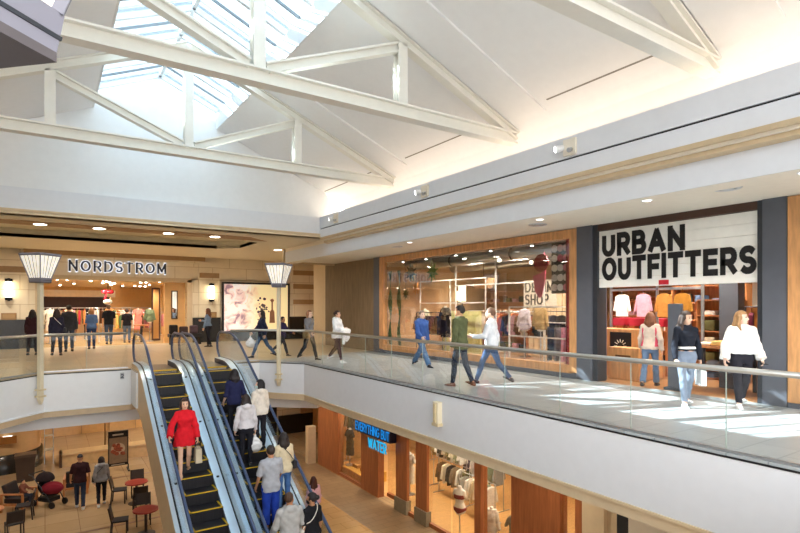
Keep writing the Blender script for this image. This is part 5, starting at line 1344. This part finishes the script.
# stroller
t = thing('stroller', 'dark baby stroller covered by a crimson blanket on the lower floor', 'stroller', (.12,21.75,FZ), PI+.7)
for sx in (-.25,.25):
    for y in (-.38,.4):
        MB().cyl((sx-.025,y,.11),(sx+.025,y,.11),.11,n=18).build('wheel', rubber, t)
    MB().tube([(sx,.4,.11),(sx,.1,.5),(sx,-.45,1.02),(sx,-.6,1.05)],.018,8).build('frame_tube', dsteel, t, smooth=True); MB().tube([(sx,-.38,.11),(sx,.1,.55)],.018,8).build('frame_tube', dsteel, t, smooth=True)
MB().tube([(-.25,-.6,1.05),(.25,-.6,1.05)],.022,8).build('push_bar', rubber, t)
V, F = surf(lambda P: sm(el(P,(0,.05,.48),(.24,.36,.14)), el(P,(0,-.22,.66),(.23,.12,.22)), .06), v3(-.3,-.42,.25), v3(.3,.48,.95), .018); np_obj('seat_shell', V, F, cloth('strollerdark','#1f1b20'), t)
V, F = surf(lambda P: np.maximum(el(P,(0,-.18,.86),(.27,.3,.26)), -np.minimum(.0+(.84-P[:,2])*-1, 1)-0) , v3(-.32,-.52,.8), v3(.32,.16,1.16), .018); np_obj('canopy', V, F, cloth('canopydark','#2a2124'), t)
V, F = surf(lambda P: el(P,(0,.14,.6),(.29,.36,.2))+.01*np.sin(P[:,1]*24+P[:,0]*30), v3(-.36,-.3,.34), v3(.36,.56,.86), .016); np_obj('blanket', V, F, cloth('crimson','#7a1f2c'), t)
MB().box(-.2,.2,-.25,.25,.17,.3).build('basket', rubber, t)

rack('low rack of pale tops nearer the glass of the lower shop', 11.6, 12.9, 1.6, -5, 1.25, PI/2, steel, [('white','#ebe6da'),('mint','#a9bba4'),('cream','#e0d5ba'),('sand','#bfae8c'),('white','#e8e2d6'),('grey','#97958c')], 'the low rack of the lower shop')
rack('low rack of mixed tops behind the lower shop doorway', 12.0, 14.6, 1.7, -5, 1.25, PI/2, steel, [('olive','#6f6c4c'),('white','#e9e4d8'),('taupe','#86765f'),('black','#2b2a2a'),('cream','#dfd4b8'),('brown','#6b5238')], 'the low doorway rack of the lower shop')
rack('tall rack of brown garments at the rear of the lower shop', 14.2, 17.5, 2.6, -5, 2.2, PI/2, steel, [('brown','#6b5238'),('olive','#5e5a3c'),('black','#2b2a2a'),('khaki','#8d8058'),('cream','#d8ccae'),('rust','#8a5230'),('charcoal','#3c3a38')], 'the rear rack of the lower shop')
# ------------------------------------------------------------------ upper display window: props
wt = M('white_tube', '#ece8e0', .4)
def frame_rect(label, x, y0, y1, z0, z1, mids=(), zs=()):
    t = thing('display_stand', label, 'display stand', (x,(y0+y1)/2,z0), group='white tube frames')
    for y in (y0,y1)+tuple(mids): MB().box(x-.02,x+.02,y-.02,y+.02,z0,z1).build('upright', wt, t, world=True)
    for z in (z1,)+tuple(zs): MB().box(x-.02,x+.02,y0,y1,z-.02,z+.02).build('rail', wt, t, world=True)
frame_rect('white tube frame in the left part of the display window', 12.5, 13.5, 17.3, 0.002, 2.75, (15.4,), (1.9,))
frame_rect('taller white tube frame in the middle of the display window', 12.1, 10.6, 14.6, 0.002, 3.2, (12.6,), (2.5,))
frame_rect('low white tube frame at the right of the display window', 11.5, 9.3, 11.4, 0.002, 1.75, (), (.9,))
t = thing('wall_panel', 'bright red panel at the right end of the display window', 'panel', (11.3,8.85,0)); MB().box(11.0,11.06,8.62,8.92,.002,3.6).build('panel_face', M('panel_red','#b5192c',.5,var=.1), t, world=True); MB().box(10.99,11.0,8.88,8.92,.002,3.6).build('edge_strip', M('panel_red_edge','#7d1020',.5), t, world=True)
t = thing('hanging_decoration', 'dark panel of pink and grey discs hanging beside the red panel', 'panel', (11.25,9.05,2.2)); MB().box(11.16,11.2,8.93,9.52,2.1,3.42).build('panel_back', M('panel_black','#252026',.5), t, world=True)
cs = ['#d8b7b4','#c9a39f','#e6dcd8','#cf6f86','#b64a66','#e9e2da','#cf6f86','#d9cfc8','#f0e6d0','#e4d8d4','#ded2cc','#c8c0b8','#cf6f86','#e6dcd8','#cbb7b0']
for k in range(15):
    y, z = 9.03+.19*(k%3), 3.28-.255*(k//3); MB().cyl((11.13,y,z),(11.16,y,z),.092,n=20).build('disc', M('disc_'+cs[k].strip('#'),cs[k],.5), t, world=True)
t = thing('hanging_disc', 'large dark red disc with a pink trail hanging in the window', 'decoration', (11.4,10.2,2.1)); MB().cyl((11.4,10.1,2.97),(11.43,10.1,2.97),.25,n=28).build('disc', M('disc_darkred','#8e2634',.5), t, world=True); MB().prism([(10.02,3.3),(10.1,2.7),(10.42,2.62),(10.36,2.2),(10.2,2.0),(10.1,2.05),(10.0,2.4),(9.97,2.7)],'x',11.44,11.46).build('trail', M('trail_pink','#cf5a78',.5), t, world=True)
t = thing('shop_sign', 'pale board with two lines of tall dark letters inside the display window', 'sign', (12.8,11.4,1.8)); MB().box(12.8,12.84,10.75,12.05,1.75,2.6).build('board', M('board_pale','#e0d3bd',.5), t, world=True)
letters('DENIM', .33, .05, .012, (12.8,11.98,2.21), (0,-1,0), (-1,0,0), M('board_ink','#2c2622',.5), t, gap=.8, width=1.15, narrow=.7); letters('SHOP', .33, .05, .012, (12.8,11.98,1.82), (0,-1,0), (-1,0,0), M('board_ink','#2c2622'), t, gap=.8, width=.95, narrow=.7)
# green wavy vinyl, leaves
grn = M('vinyl_green', '#2f5f3c', .5, var=.15)
for y0, lab in ((17.05,'outermost'),(16.45,'second')):
    pts = [(y0+.07*math.sin(z*5+y0), z) for z in np.linspace(.34,3.1,30)]; pr = [(y0-.16-.05*math.sin(z*4.2), z) for z in np.linspace(.34,3.1,30)]
    tag(MB().prism(pts+pr[::-1],'x',10.86,10.87).build('wavy_decal', grn), f'{lab} green wavy strip at the left end of the display window', 'decal', 'green wavy window strips')
def leaf(label, x, y, z, r, col):
    t = thing('hanging_leaf', label, 'decoration', (x,y,z), group='hanging paper leaves'); n = 9
    pl = [(y+(r if k%2==0 else r*.45)*math.cos(PI*k/n), z+(r if k%2==0 else r*.45)*math.sin(PI*k/n)) for k in range(2*n)]
    MB().prism(pl,'x',x,x+.03).build('leaf_blades', M('leaf_'+col.strip('#'),col,.6), t, world=True); MB().cyl((x+.015,y,z),(x+.015,y,3.65),.006,n=5).build('string', black, t, world=True)
leaf('green spiky paper leaf hanging near the window top', 11.5,15.2,3.0,.36,'#3f7a3c'); leaf('dark teal paper leaf left of the green one', 11.4,16.4,3.05,.36,'#274d4c'); leaf('small orange paper leaf below the teal one', 11.6,16.35,2.45,.24,'#e08a2e'); leaf('small dark green paper leaf at the window left', 11.3,16.6,2.25,.22,'#2c4f36')
t = thing('display_screen', 'pale yellow-green low panel behind the striding man', 'panel', (12.9,15.3,0)); MB().box(12.9,12.96,14.2,16.4,.002,1.6).build('panel_face', M('panel_lime','#d5cf8a',.6,var=.08), t, world=True); MB().box(12.88,12.9,15.28,15.32,.002,1.6).build('seam', tan, t, world=True)
mannequin('headless mannequin in a tan jacket at the right of the display window', (11.9,10.55,0), 1.7, 'jacket', '#c9a56e', 1., 'display window mannequins', 1.05)
mannequin('headless mannequin in a pale lilac jacket in the display window', (12.25,11.5,0), 1.6, 'jacket', '#cdbfc4', 1., 'display window mannequins', 1.0)
mannequin('headless mannequin in a black coat in the left half of the display window', (11.55,14.5,0), 1.7, 'dress', '#26252a', 1., 'display window mannequins', 1.05)
mannequin('headless mannequin in a cream top at the far left of the display window', (12.0,16.3,0), 1.7, 'jacket', '#efe6c4', 1., 'display window mannequins', .95)
rack('dark clothes rack in the left of the display window', 11.75, 15.7, 1.6, .003, 1.55, PI/2, dsteel, [('black','#25242a'),('plum','#4a2f44'),('navy','#262d44'),('charcoal','#3b3a3e'),('black','#2a282c'),('brown','#55392c')], 'the left rack of the display window')
rack('clothes rack in the middle of the display window', 12.6, 12.3, 2.6, .003, 1.6, PI/2, wt, [('black','#28262a'),('rust','#a2542f'),('cream','#e2d8c2'),('brown','#6a4630'),('dusty pink','#c08d92'),('black','#2b2a2e'),('terracotta','#b5653c'),('grey','#8d8a88'),('tan','#b98f62')], 'the middle rack of the display window')
rack('trouser rack at the right of the display window', 12.1, 9.7, 1.5, .003, 1.3, PI/2, wt, [('dark blue','#2e3a52'),('black','#27262a'),('pale blue','#93a6bd'),('pink','#d08a9c'),('grey','#706c70'),('navy','#2a3348')], 'the right rack of the display window', 'trousers')
rack('rust coloured rack behind the men in the display window', 13.6, 13.6, 1.9, .003, 1.65, PI/2, wood_o, [('rust','#a5502a'),('orange','#c46f38'),('brown','#6f402a'),('terracotta','#b0603e'),('maroon','#6b2a2a')], 'the rust rack of the display window')
rack('high clothes rack on the back wall of the clothing store', 16.4, 13.2, 3.2, .003, 2.2, PI/2, dsteel, [('white','#e6e0d6'),('pale pink','#d9b7b0'),('tan','#b08a5e'),('denim','#6a7f9c'),('white','#e8e4dc'),('mustard','#c79a3c'),('grey','#9a9694'),('rust','#a45a34'),('black','#2c2a2e'),('cream','#dfd2b8')], 'the back wall rack of the clothing store')
t = thing('wall_lamp', 'tall glowing lamp box inside the clothing store', 'lamp', (14.6,17.2,1.9)); MB().box(14.5,14.7,17.1,17.3,2.0,2.65).build('lamp_shade', sconce_e, t, world=True); MB().cyl((14.6,17.2,0.003),(14.6,17.2,2.0),.03,n=8).build('lamp_stem', dsteel, t, world=True)
t = thing('basket_pendant', 'wide woven basket pendant in the clothing store', 'pendant lamp', (13.5,14.7,2.4)); MB().lathe([(.32,0),(.45,.34),(.43,.36),(.30,.02)],(13.5,14.7,2.45),24).build('basket_shade', M('basket','#b98a55',.7,var=.3,scale=30,bump=.5), t, world=True); MB().cyl((13.5,14.7,2.7),(13.5,14.7,3.68),.01,n=6).build('cable', black, t, world=True); MB().ell((13.5,14.7,2.62),(.08,.08,.1),10).build('bulb', warm_e, t, world=True)
for x, lab in ((12.3,'front'),(14.6,'rear')):
    t = thing('ceiling_duct', f'{lab} silver air duct under the clothing store ceiling', 'duct', (x,11,3.4), group='air ducts'); MB().cyl((x,4.2,3.42),(x,17.8,3.42),.2,n=20).build('duct_pipe', steel, t, smooth=True, world=True)
    for y in (6,9,12,15): MB().lathe([(.2,-.03),(.215,-.03),(.215,.03),(.2,.03)],(0,0,0),20).build('joint_ring', dsteel, t).matrix_local = Matrix.Translation((0,y-11,.02)) @ Matrix.Rotation(PI/2,4,'X')
for x in (11.6,13.4,15.4):
    for y in (5.2,6.9,8.9,10.6,12.3,14.0,15.7,17.2):
        if x == 15.4 and y in (6.9,10.6,14.0): continue
        t = thing('track_spotlight', 'small white track light under the clothing store ceiling', 'ceiling light', (x,y,3.6), group='clothing store track lights'); MB().cyl((x,y,3.5),(x,y,3.7),.05,n=12).build('lamp_head', white, t, world=True); MB().cyl((x,y,3.492),(x,y,3.5),.045,n=12).build('lens', white_e, t, world=True)
# ------------------------------------------------------------------ shop entrance under the banner
t = thing('wooden_cabinet', 'light wood counter with a black sign left inside the banner shop', 'counter', (12.1,8.0,0)); MB().box(11.95,12.6,7.3,8.75,.003,1.2).build('cabinet_body', wood_f, t, world=True, bevel=.01); MB().box(11.93,11.95,7.72,8.3,.45,1.12).build('sign_plate', black, t, world=True)
for k in range(7): MB().beam((11.926,8.01+.09*math.cos(PI*k/6),.78+.09*math.sin(PI*k/6)),(11.926,8.01+.17*math.cos(PI*k/6),.78+.17*math.sin(PI*k/6)),.012,.02,(1,0,0)).build('printed_ray', cream, t, world=True)
MB().box(11.92,11.93,7.82,8.2,.62,.70).build('printed_line', cream, t, world=True)
t = thing('wooden_crate', 'lower light wood box in front of the counter', 'box', (11.7,7.7,0)); MB().box(11.5,11.9,7.25,8.05,.003,.78).build('crate_body', wood_f, t, world=True, bevel=.01); MB().box(11.49,11.5,7.45,7.85,.5,.6).build('hand_slot', M('slot_dark','#6b4426',.6), t, world=True)
t = thing('garment_gantry', 'tall steel frame holding jackets inside the banner shop', 'display frame', (12.7,7.4,0))
for y in (6.4,7.5,8.8): MB().box(12.68,12.72,y-.03,y+.03,.003,2.5).build('upright', steel, t, world=True)
for z in (2.2,2.48): MB().box(12.68,12.72,6.4,8.8,z-.03,z+.03).build('rail', steel, t, world=True)
for y, cn, c in ((8.45,'white','#e9e6e2'),(7.85,'pink','#d9a5b8'),(7.3,'tan','#b9803f'),(6.85,'amber','#a8742e')):
    garment('shirt', f'{cn} jacket hanging face-on from the tall steel frame', (12.66,y,2.08), PI/2, c, 'jackets on the tall steel frame', 'jacket', .85)
t = thing('display_table', 'red topped table of stacked clothes behind the wood counter', 'table', (13.2,8.3,0)); MB().box(13.0,13.7,7.4,9.0,1.25,1.45).build('tabletop', M('table_red','#b3283c',.5), t, world=True)
for x,y in ((13.05,7.45),(13.05,8.95),(13.65,7.45),(13.65,8.95)): MB().box(x-.03,x+.03,y-.03,y+.03,.003,1.25).build('leg', wood_o, t, world=True)
def shelf_unit(label, x, y0, y1, h, n, m, items, grp, facex=-1):
    t = thing('shelf_unit', label, 'shelf', (x,(y0+y1)/2,0), group='store shelf units')
    for y in (y0,y1): MB().box(x,x+.4,y-.02,y+.02,.003,h).build('side_panel', m, t, world=True)
    MB().box(x+.38,x+.4,y0,y1,.003,h).build('back_panel', m, t, world=True)
    zs = [h*i/n for i in range(n+1)]
    for z in zs: MB().box(x,x+.4,y0,y1,z+.003,z+.033).build('shelf_board', m, t, world=True)
    rr = random.Random(items); cols = [('cream','#e0d2b6'),('rust','#a55a34'),('black','#2c2a2c'),('white','#ece8e0'),('denim','#5d708c'),('brown','#7a5238'),('pink','#cf97a0'),('olive','#6c6a44')]
    for i, z in enumerate(zs[:-1]):
        k = max(2,int((y1-y0)/.38))
        for j in range(k):
            cn, c = cols[rr.randrange(8)]; y = y0+.06+(y1-y0-.12)*(j+.5)/k; hh = rr.uniform(.1,.26)
            tag(MB().box(x+.05,x+.33,y-.13,y+.13,z+.034,z+.034+hh).build('folded_stack', cloth(c.strip('#'),c), bevel=.02), f'{cn} folded clothes on shelf {["one","two","three","four","five","six"][i]} from the floor of {grp}', 'folded clothes', 'folded clothes on '+grp)
    return t
shelf_unit('wooden wall shelves full of goods in the middle of the banner shop', 14.6, 6.3, 8.2, 2.3, 5, wood_o, 4, 'the middle wooden shelves')
shelf_unit('wooden shelves behind the woman in black inside the banner shop', 13.4, 5.95, 6.9, 1.9, 5, wood_o, 9, 'the slim wooden shelves')
struct(MB().box(12.2,12.5,5.42,5.8,0,3.2).build('wall_store_pillar', charcoal))
struct(MB().box(13.6,13.7,4.0,5.75,0,3.0).build('wall_store_partition', M('amber_wall','#c88a45',.5,var=.08)))
t = thing('framed_poster', 'white framed poster with a dark picture on the amber partition', 'poster', (13.58,5.55,1.7)); MB().box(13.56,13.6,5.12,5.72,1.75,2.6).build('frame', cream, t, world=True); MB().box(13.55,13.56,5.24,5.6,1.95,2.5).build('picture', M('poster_dark','#6b4a40',.5,var=.8,scale=6), t, world=True)
rack('rack of burgundy and brown clothes right inside the banner shop', 12.5, 4.95, .85, .003, 1.75, PI/2+.3, dsteel, [('pale pink','#cfb0a4'),('burgundy','#5a2430'),('brown','#5b3a2c'),('rust','#8a4a32'),('burgundy','#6a2838')], 'the right rack of the banner shop')
rack('high rack of burgundy clothes against the amber partition', 13.2, 4.55, .9, .003, 2.25, PI/2, dsteel, [('dark red','#6b1f2c'),('charcoal','#35333a'),('wine','#7a2434'),('navy','#2a2f42')], 'the high rack by the partition')
t = thing('display_table', 'wooden table of folded clothes between the two women', 'table', (11.7,5.6,0)); MB().box(11.4,12.1,5.0,6.1,.9,.95).build('tabletop', wood_o, t, world=True); MB().box(11.45,12.05,5.05,6.05,.45,.48).build('lower_shelf', wood_o, t, world=True)
for x,y in ((11.44,5.04),(11.44,6.06),(12.06,5.04),(12.06,6.06)): MB().box(x-.03,x+.03,y-.03,y+.03,.003,.9).build('leg', dsteel, t, world=True)
for k,(y,cn,c) in enumerate(((5.2,'cream','#e6d6b0'),(5.5,'yellow','#e3c27a'),(5.8,'pale','#e9e0d0'))): tag(MB().box(11.5,11.9,y-.13,y+.13,.952,1.0+.05*(k%2)).build('folded_stack', cloth(c.strip('#'),c), bevel=.02), f'{cn} folded clothes on the table between the two women', 'folded clothes', 'folded clothes on the entrance table')
for k,(y,cn,c) in enumerate(((5.3,'black','#27262a'),(5.7,'grey','#8a888a'))): tag(MB().ell((11.75,y,.56),(.16,.14,.08),12).build('shoe_bag', cloth(c.strip('#'),c), smooth=True), f'{cn} soft bag on the lower shelf of the entrance table', 'bag', 'bags under the entrance table')
t = thing('security_gate', 'dark upright security gate beside the woman in the black top', 'security gate', (11.0,6.05,0)); MB().box(10.96,11.04,5.95,6.25,.003,1.82).build('gate_panel', charcoal, t, world=True, bevel=.02); MB().box(10.9,11.1,5.9,6.3,.003,.06).build('base', dsteel, t, world=True)
# ------------------------------------------------------------------ department store interior
DN = [('pink','#d88a90'),('red','#b8323c'),('cream','#e6d8bc'),('orange','#d08a4a'),('green','#5f7a50'),('white','#ece6dc'),('brown','#6a4634'),('yellow','#dcbc6a'),('grey','#8c8884'),('black','#2b2829')]
rr = random.Random(12)
for k,(x,y,L,lab) in enumerate(((3.9,31.0,2.2,'nearest rack right of the entrance'),(5.0,33.0,2.2,'second rack right of the entrance'),(3.0,33.4,2.4,'middle rack'),(.3,32.2,2.0,'left rack'),(1.4,36.0,3.0,'rear left rack'),(4.6,36.5,3.0,'rear right rack'),(-.3,34.5,2.0,'far left rack'),(1.3,30.6,1.9,'front left rack'),(2.9,31.4,1.8,'front middle rack'),(-.1,31.2,1.3,'leftmost front rack'))):
    cols = [DN[rr.randrange(10)] for _ in range(8)]
    rack(f'{lab} of the department store with mixed clothes', x, y, L, .003, 1.45 if k < 4 else 1.7, .0 if k%2 else .2, steel, cols, f'the {lab} of the department store', grp='department store racks')
mannequin('mannequin in a sage green jacket by the store entrance column', (4.45,29.75,0), PI, 'jacket', '#6f7f62', 1., 'department store mannequins', .95)
mannequin('mannequin in a salmon dress inside the department store', (3.95,30.0,0), PI, 'dress', '#dc8a7c', 1., 'department store mannequins', .95)
mannequin('mannequin in an orange dress deeper in the department store', (3.1,35.0,0), PI, 'dress', '#dc9a5c', 1., 'department store mannequins', 1.0)
mannequin('mannequin in a white dress at the left of the department store', (.2,30.5,0), PI, 'dress', '#eee6da', 1., 'department store mannequins', .95)
mannequin('mannequin in a cream dress behind the charcoal jacket man', (1.0,31.5,0), PI, 'dress', '#e8d8bc', 1., 'department store mannequins', .95)
t = thing('standing_mirror', 'tall dark framed mirror inside the right of the store entrance', 'mirror', (4.85,30.2,0))
for a in ((4.62,4.69,.003,2.75),(4.96,5.03,.003,2.75),(4.69,4.96,2.67,2.75),(4.69,4.96,.003,.1)): MB().box(a[0],a[1],30.2,30.28,a[2],a[3]).build('frame', M('mirror_frame','#4a2a1c',.4), t, world=True)
MB().box(4.69,4.96,30.22,30.24,.1,2.67).build('mirror_glass', M('mirror_silver','#e8e4dc',.03,metal=1.,var=0), t, world=True)
struct(MB().box(4.85,5.8,28.0,28.25,0,3.1).build('wall_entrance_cheek', M('cheek_amber','#dcae72',.5,var=.04)))
t = thing('wall_mirror', 'narrow arched mirror on the amber cheek right of the entrance', 'mirror', (5.3,27.95,.9)); MB().box(5.15,5.45,27.95,28.0,1.15,2.55).build('frame', M('mirror_frame2','#6a543a',.4), t, world=True); MB().box(5.2,5.4,27.94,27.95,1.2,2.5).build('mirror_glass', M('mirror_silver','#e8e4dc'), t, world=True)
t = thing('hanging_ornament', 'red bow topping a white ornament hanging in the store entrance', 'decoration', (2.75,32.0,2.0)); MB().ell((2.62,32,2.55),(.16,.06,.12),10).ell((2.9,32,2.55),(.16,.06,.12),10).ell((2.76,31.97,2.55),(.07,.07,.08),8).build('bow', M('bow_red','#c8202e',.5), t, smooth=True, world=True); MB().prism([(2.66,2.5),(2.72,2.5),(2.68,2.15),(2.58,2.15)],'y',31.97,32.0).build('ribbon', M('bow_red','#c8202e'), t, world=True); MB().ell((2.76,32,2.02),(.22,.14,.14),10).build('ornament_body', cream, t, smooth=True, world=True); MB().cyl((2.76,32,2.6),(2.76,32,3.08),.008,n=5).build('string', black, t, world=True)
t = thing('display_table', 'round wood table with goods right of the shorter person', 'table', (3.98,29.1,0)); MB().cyl((3.98,29.1,.82),(3.98,29.1,.88),.36,n=28).build('tabletop', wood_o, t, world=True); MB().cyl((3.98,29.1,.003),(3.98,29.1,.82),.06,n=10).build('pedestal', dsteel, t, world=True)
t = thing('display_bench', 'dark bench with bags right of the store entrance', 'bench', (5.4,26.4,0)); MB().box(4.75,6.2,26.1,26.7,.35,.5).build('bench_top', M('bench_dark','#231f1f',.5), t, world=True, bevel=.02)
for x in (4.85,6.1): MB().box(x-.04,x+.04,26.15,26.65,0,.35).build('leg', black, t, world=True)
for x,h,c,cn in ((4.95,.42,'#2a2626','black'),(5.4,.34,'#4a3a38','dark brown'),(5.85,.38,'#5a4a52','plum grey')): tag(MB().box(x-.18,x+.18,26.25,26.5,.502,.502+h).build('handbag', cloth(c.strip('#'),c), bevel=.05), f'{cn} handbag on the dark bench right of the store entrance', 'bag', 'handbags on the dark bench')
struct(MB().box(-.5,3.3,37.0,37.2,1.55,2.35).build('wall_dark_band', M('dark_band','#3a2620',.5))); struct(MB().box(-4,3.6,37.0,37.2,2.35,2.75).build('wall_white_band', M('white_band','#f6efe0',.5)))
struct(MB().box(3.4,3.9,37.3,38,0,3.1).build('wall_store_post', M('post_amber','#dfb57c',.5))); struct(MB().box(6.2,6.7,36.5,37.2,0,3.1).build('wall_store_post.001', M('post_amber','#dfb57c')))
rr = random.Random(4)
for k in range(22):
    x, y = -.6+rr.random()*6.2, 28.6+rr.random()*9
    t = thing('store_spotlight', 'tiny bright ceiling spot inside the department store', 'ceiling light', (x,y,3.09), group='department store ceiling spots'); MB().cyl((x,y,3.03),(x,y,3.1),.08,n=12).build('trim_ring', white, t, world=True); MB().ell((x,y,3.03),(.065,.065,.03),8).build('lens', warm_e, t, world=True)

shelf_unit('long wooden wall shelves at the left rear of the clothing store', 16.2, 15.2, 17.6, 2.4, 5, wood_o, 21, 'the left rear shelves')
shelf_unit('wooden wall shelves at the right rear of the clothing store', 16.2, 9.0, 11.2, 2.4, 5, wood_o, 33, 'the right rear shelves')
t = thing('display_screen', 'pale vertical wood screen in the middle of the clothing store', 'panel', (14.9,12.9,0))
for k in range(7): MB().box(14.9,14.95,12.0+.26*k,12.22+.26*k,.003,2.7).build('slat_board', M('pale_slat','#d9bd98',.5,var=.08), t, world=True)
rack('rack of dark coats in front of the pale wood screen', 14.0, 12.2, 1.8, .003, 1.6, PI/2, dsteel, [('black','#26252a'),('navy','#2b3348'),('brown','#5a3f2e'),('maroon','#5a2430'),('charcoal','#3a393d')], 'the rack before the pale wood screen')
rack('rack of pale garments at the left rear of the clothing store', 14.6, 15.9, 1.8, .003, 1.6, PI/2, wt, [('white','#e9e4dc'),('blush','#d8b4a8'),('cream','#e0d3b8'),('tan','#b99468'),('white','#e6e0d8')], 'the left rear rack of the clothing store')
# ------------------------------------------------------------------ light, world, camera
def spot(name, loc, power, size=2.2, blend=.8, col=(1,.9,.77), r=.05, aim=(0,0,-1)):
    d = bpy.data.lights.new(name, 'SPOT'); d.energy = power; d.spot_size = size; d.spot_blend = blend; d.color = col; d.shadow_soft_size = r
    o = bpy.data.objects.new(name, d); COL.objects.link(o); o.location = loc
    o.rotation_euler = Vector(aim).to_track_quat('-Z','Y').to_euler(); return o
def point(name, loc, power, col=(1,.85,.65), r=.1):
    d = bpy.data.lights.new(name, 'POINT'); d.energy = power; d.color = col; d.shadow_soft_size = r
    o = bpy.data.objects.new(name, d); COL.objects.link(o); o.location = loc; return o
sun = bpy.data.lights.new('sun', 'SUN'); sun.energy = SUN_E; sun.angle = .006; sun.color = (1,.95,.87)
so = bpy.data.objects.new('sun', sun); COL.objects.link(so)
so.rotation_euler = Vector((.86,-1.05,-1)).to_track_quat('-Z','Y').to_euler(); so.location = (0,0,20)
w = bpy.data.worlds.new('sky'); SC.world = w; w.use_nodes = True
bg = w.node_tree.nodes['Background']; bg.inputs['Strength'].default_value = WORLD_E
wt_ = w.node_tree; tc_ = wt_.nodes.new('ShaderNodeTexCoord'); sp_ = wt_.nodes.new('ShaderNodeSeparateXYZ'); rp_ = wt_.nodes.new('ShaderNodeValToRGB')
wt_.links.new(tc_.outputs['Generated'], sp_.inputs[0]); wt_.links.new(sp_.outputs['Z'], rp_.inputs['Fac'])
e_ = rp_.color_ramp.elements; e_[0].position = 0; e_[0].color = (.14,.12,.10,1); e_[1].position = .02; e_[1].color = (1,.99,.97,1)
x_ = e_.new(.45); x_.color = (.97,.985,1,1); x_ = e_.new(.8); x_.color = (.80,.91,1,1)
wt_.links.new(rp_.outputs['Color'], bg.inputs['Color'])
cam = bpy.data.cameras.new('camera'); co = bpy.data.objects.new('camera', cam); COL.objects.link(co)
th = math.atan(355/533.)
co.location = (0,0,1.75); co.rotation_euler = (PI/2, 0, -th)
cam.sensor_width = 36; cam.lens = 36*533/800.; cam.shift_y = -(266.5-307)/800.; cam.clip_start = .05; cam.clip_end = 200
SC.camera = co
vs = SC.view_settings; vs.view_transform = 'Standard'; vs.look = 'None'; vs.exposure = EXPO; vs.gamma = 1; vs.use_curve_mapping = False
SC.cycles.use_denoising = True
SC.cycles.max_bounces = 8; SC.cycles.transparent_max_bounces = 16; SC.cycles.sample_clamp_indirect = 6
SC.cycles.caustics_reflective = False; SC.cycles.caustics_refractive = False
# room lights and added fill
for x in (-1.5,1.0,3.5,5.8):
    spot('strip_downlight_lamp', (x,18.92,4.15), 60)
    point('tray_fill', (x,21.2,4.3), 6)  # added fill that lifts the tray, no light fitting in there
    spot('far_ceiling_fill', (x,25.6,4.16), 110)  # added fill for the far facade, no fixture on this soffit
for x in (8.2,10.6): spot('far_ceiling_fill', (x,24.8,4.16), 80)  # same added fill towards the right, also without fixtures
for y in (.5,3.0,5.3,7.7,10.1,12.5,15.0,17.6): spot('soffit_lamp', (9.2,y,3.56), 60, col=(1,.9,.76))
for x in (11.7,13.6):
    for y in (5.5,7.6,9.6,11.6,13.6,15.6): spot('track_lamp', (x,y,3.47), 130 if x < 12 else 170, 2.4, .7, (1,.9,.78))
for x in (.2,2.4,4.6):
    for y in (28.9,31.5,34.5,38.0): spot('store_lamp', (x,y,3.0), 110, 2.5, .7, (1,.9,.76))
for x,y in ((10.6,19.6),(10.5,18.2),(11.2,16.2),(11.4,14.0),(11.3,12.2),(11.2,10.2),(10.8,8.3),(13,17),(13,11.5)): spot('lower_shop_lamp', (x,y,-1.32), 110, 2.5, .7, (1,.92,.8))
for x in (-1.5,1.5,4.5,7.5):
    for y in (20.5,24.5,29.5): spot('lower_hall_lamp', (x,y,-1.26), 62 if y < 28 else 130, 2.5, .8, (1,.9,.74))
for y in (8,12,16,20): spot('lower_walk_lamp', (8.6,y,-1.26), 50, 2.5, .8, (1,.9,.74))
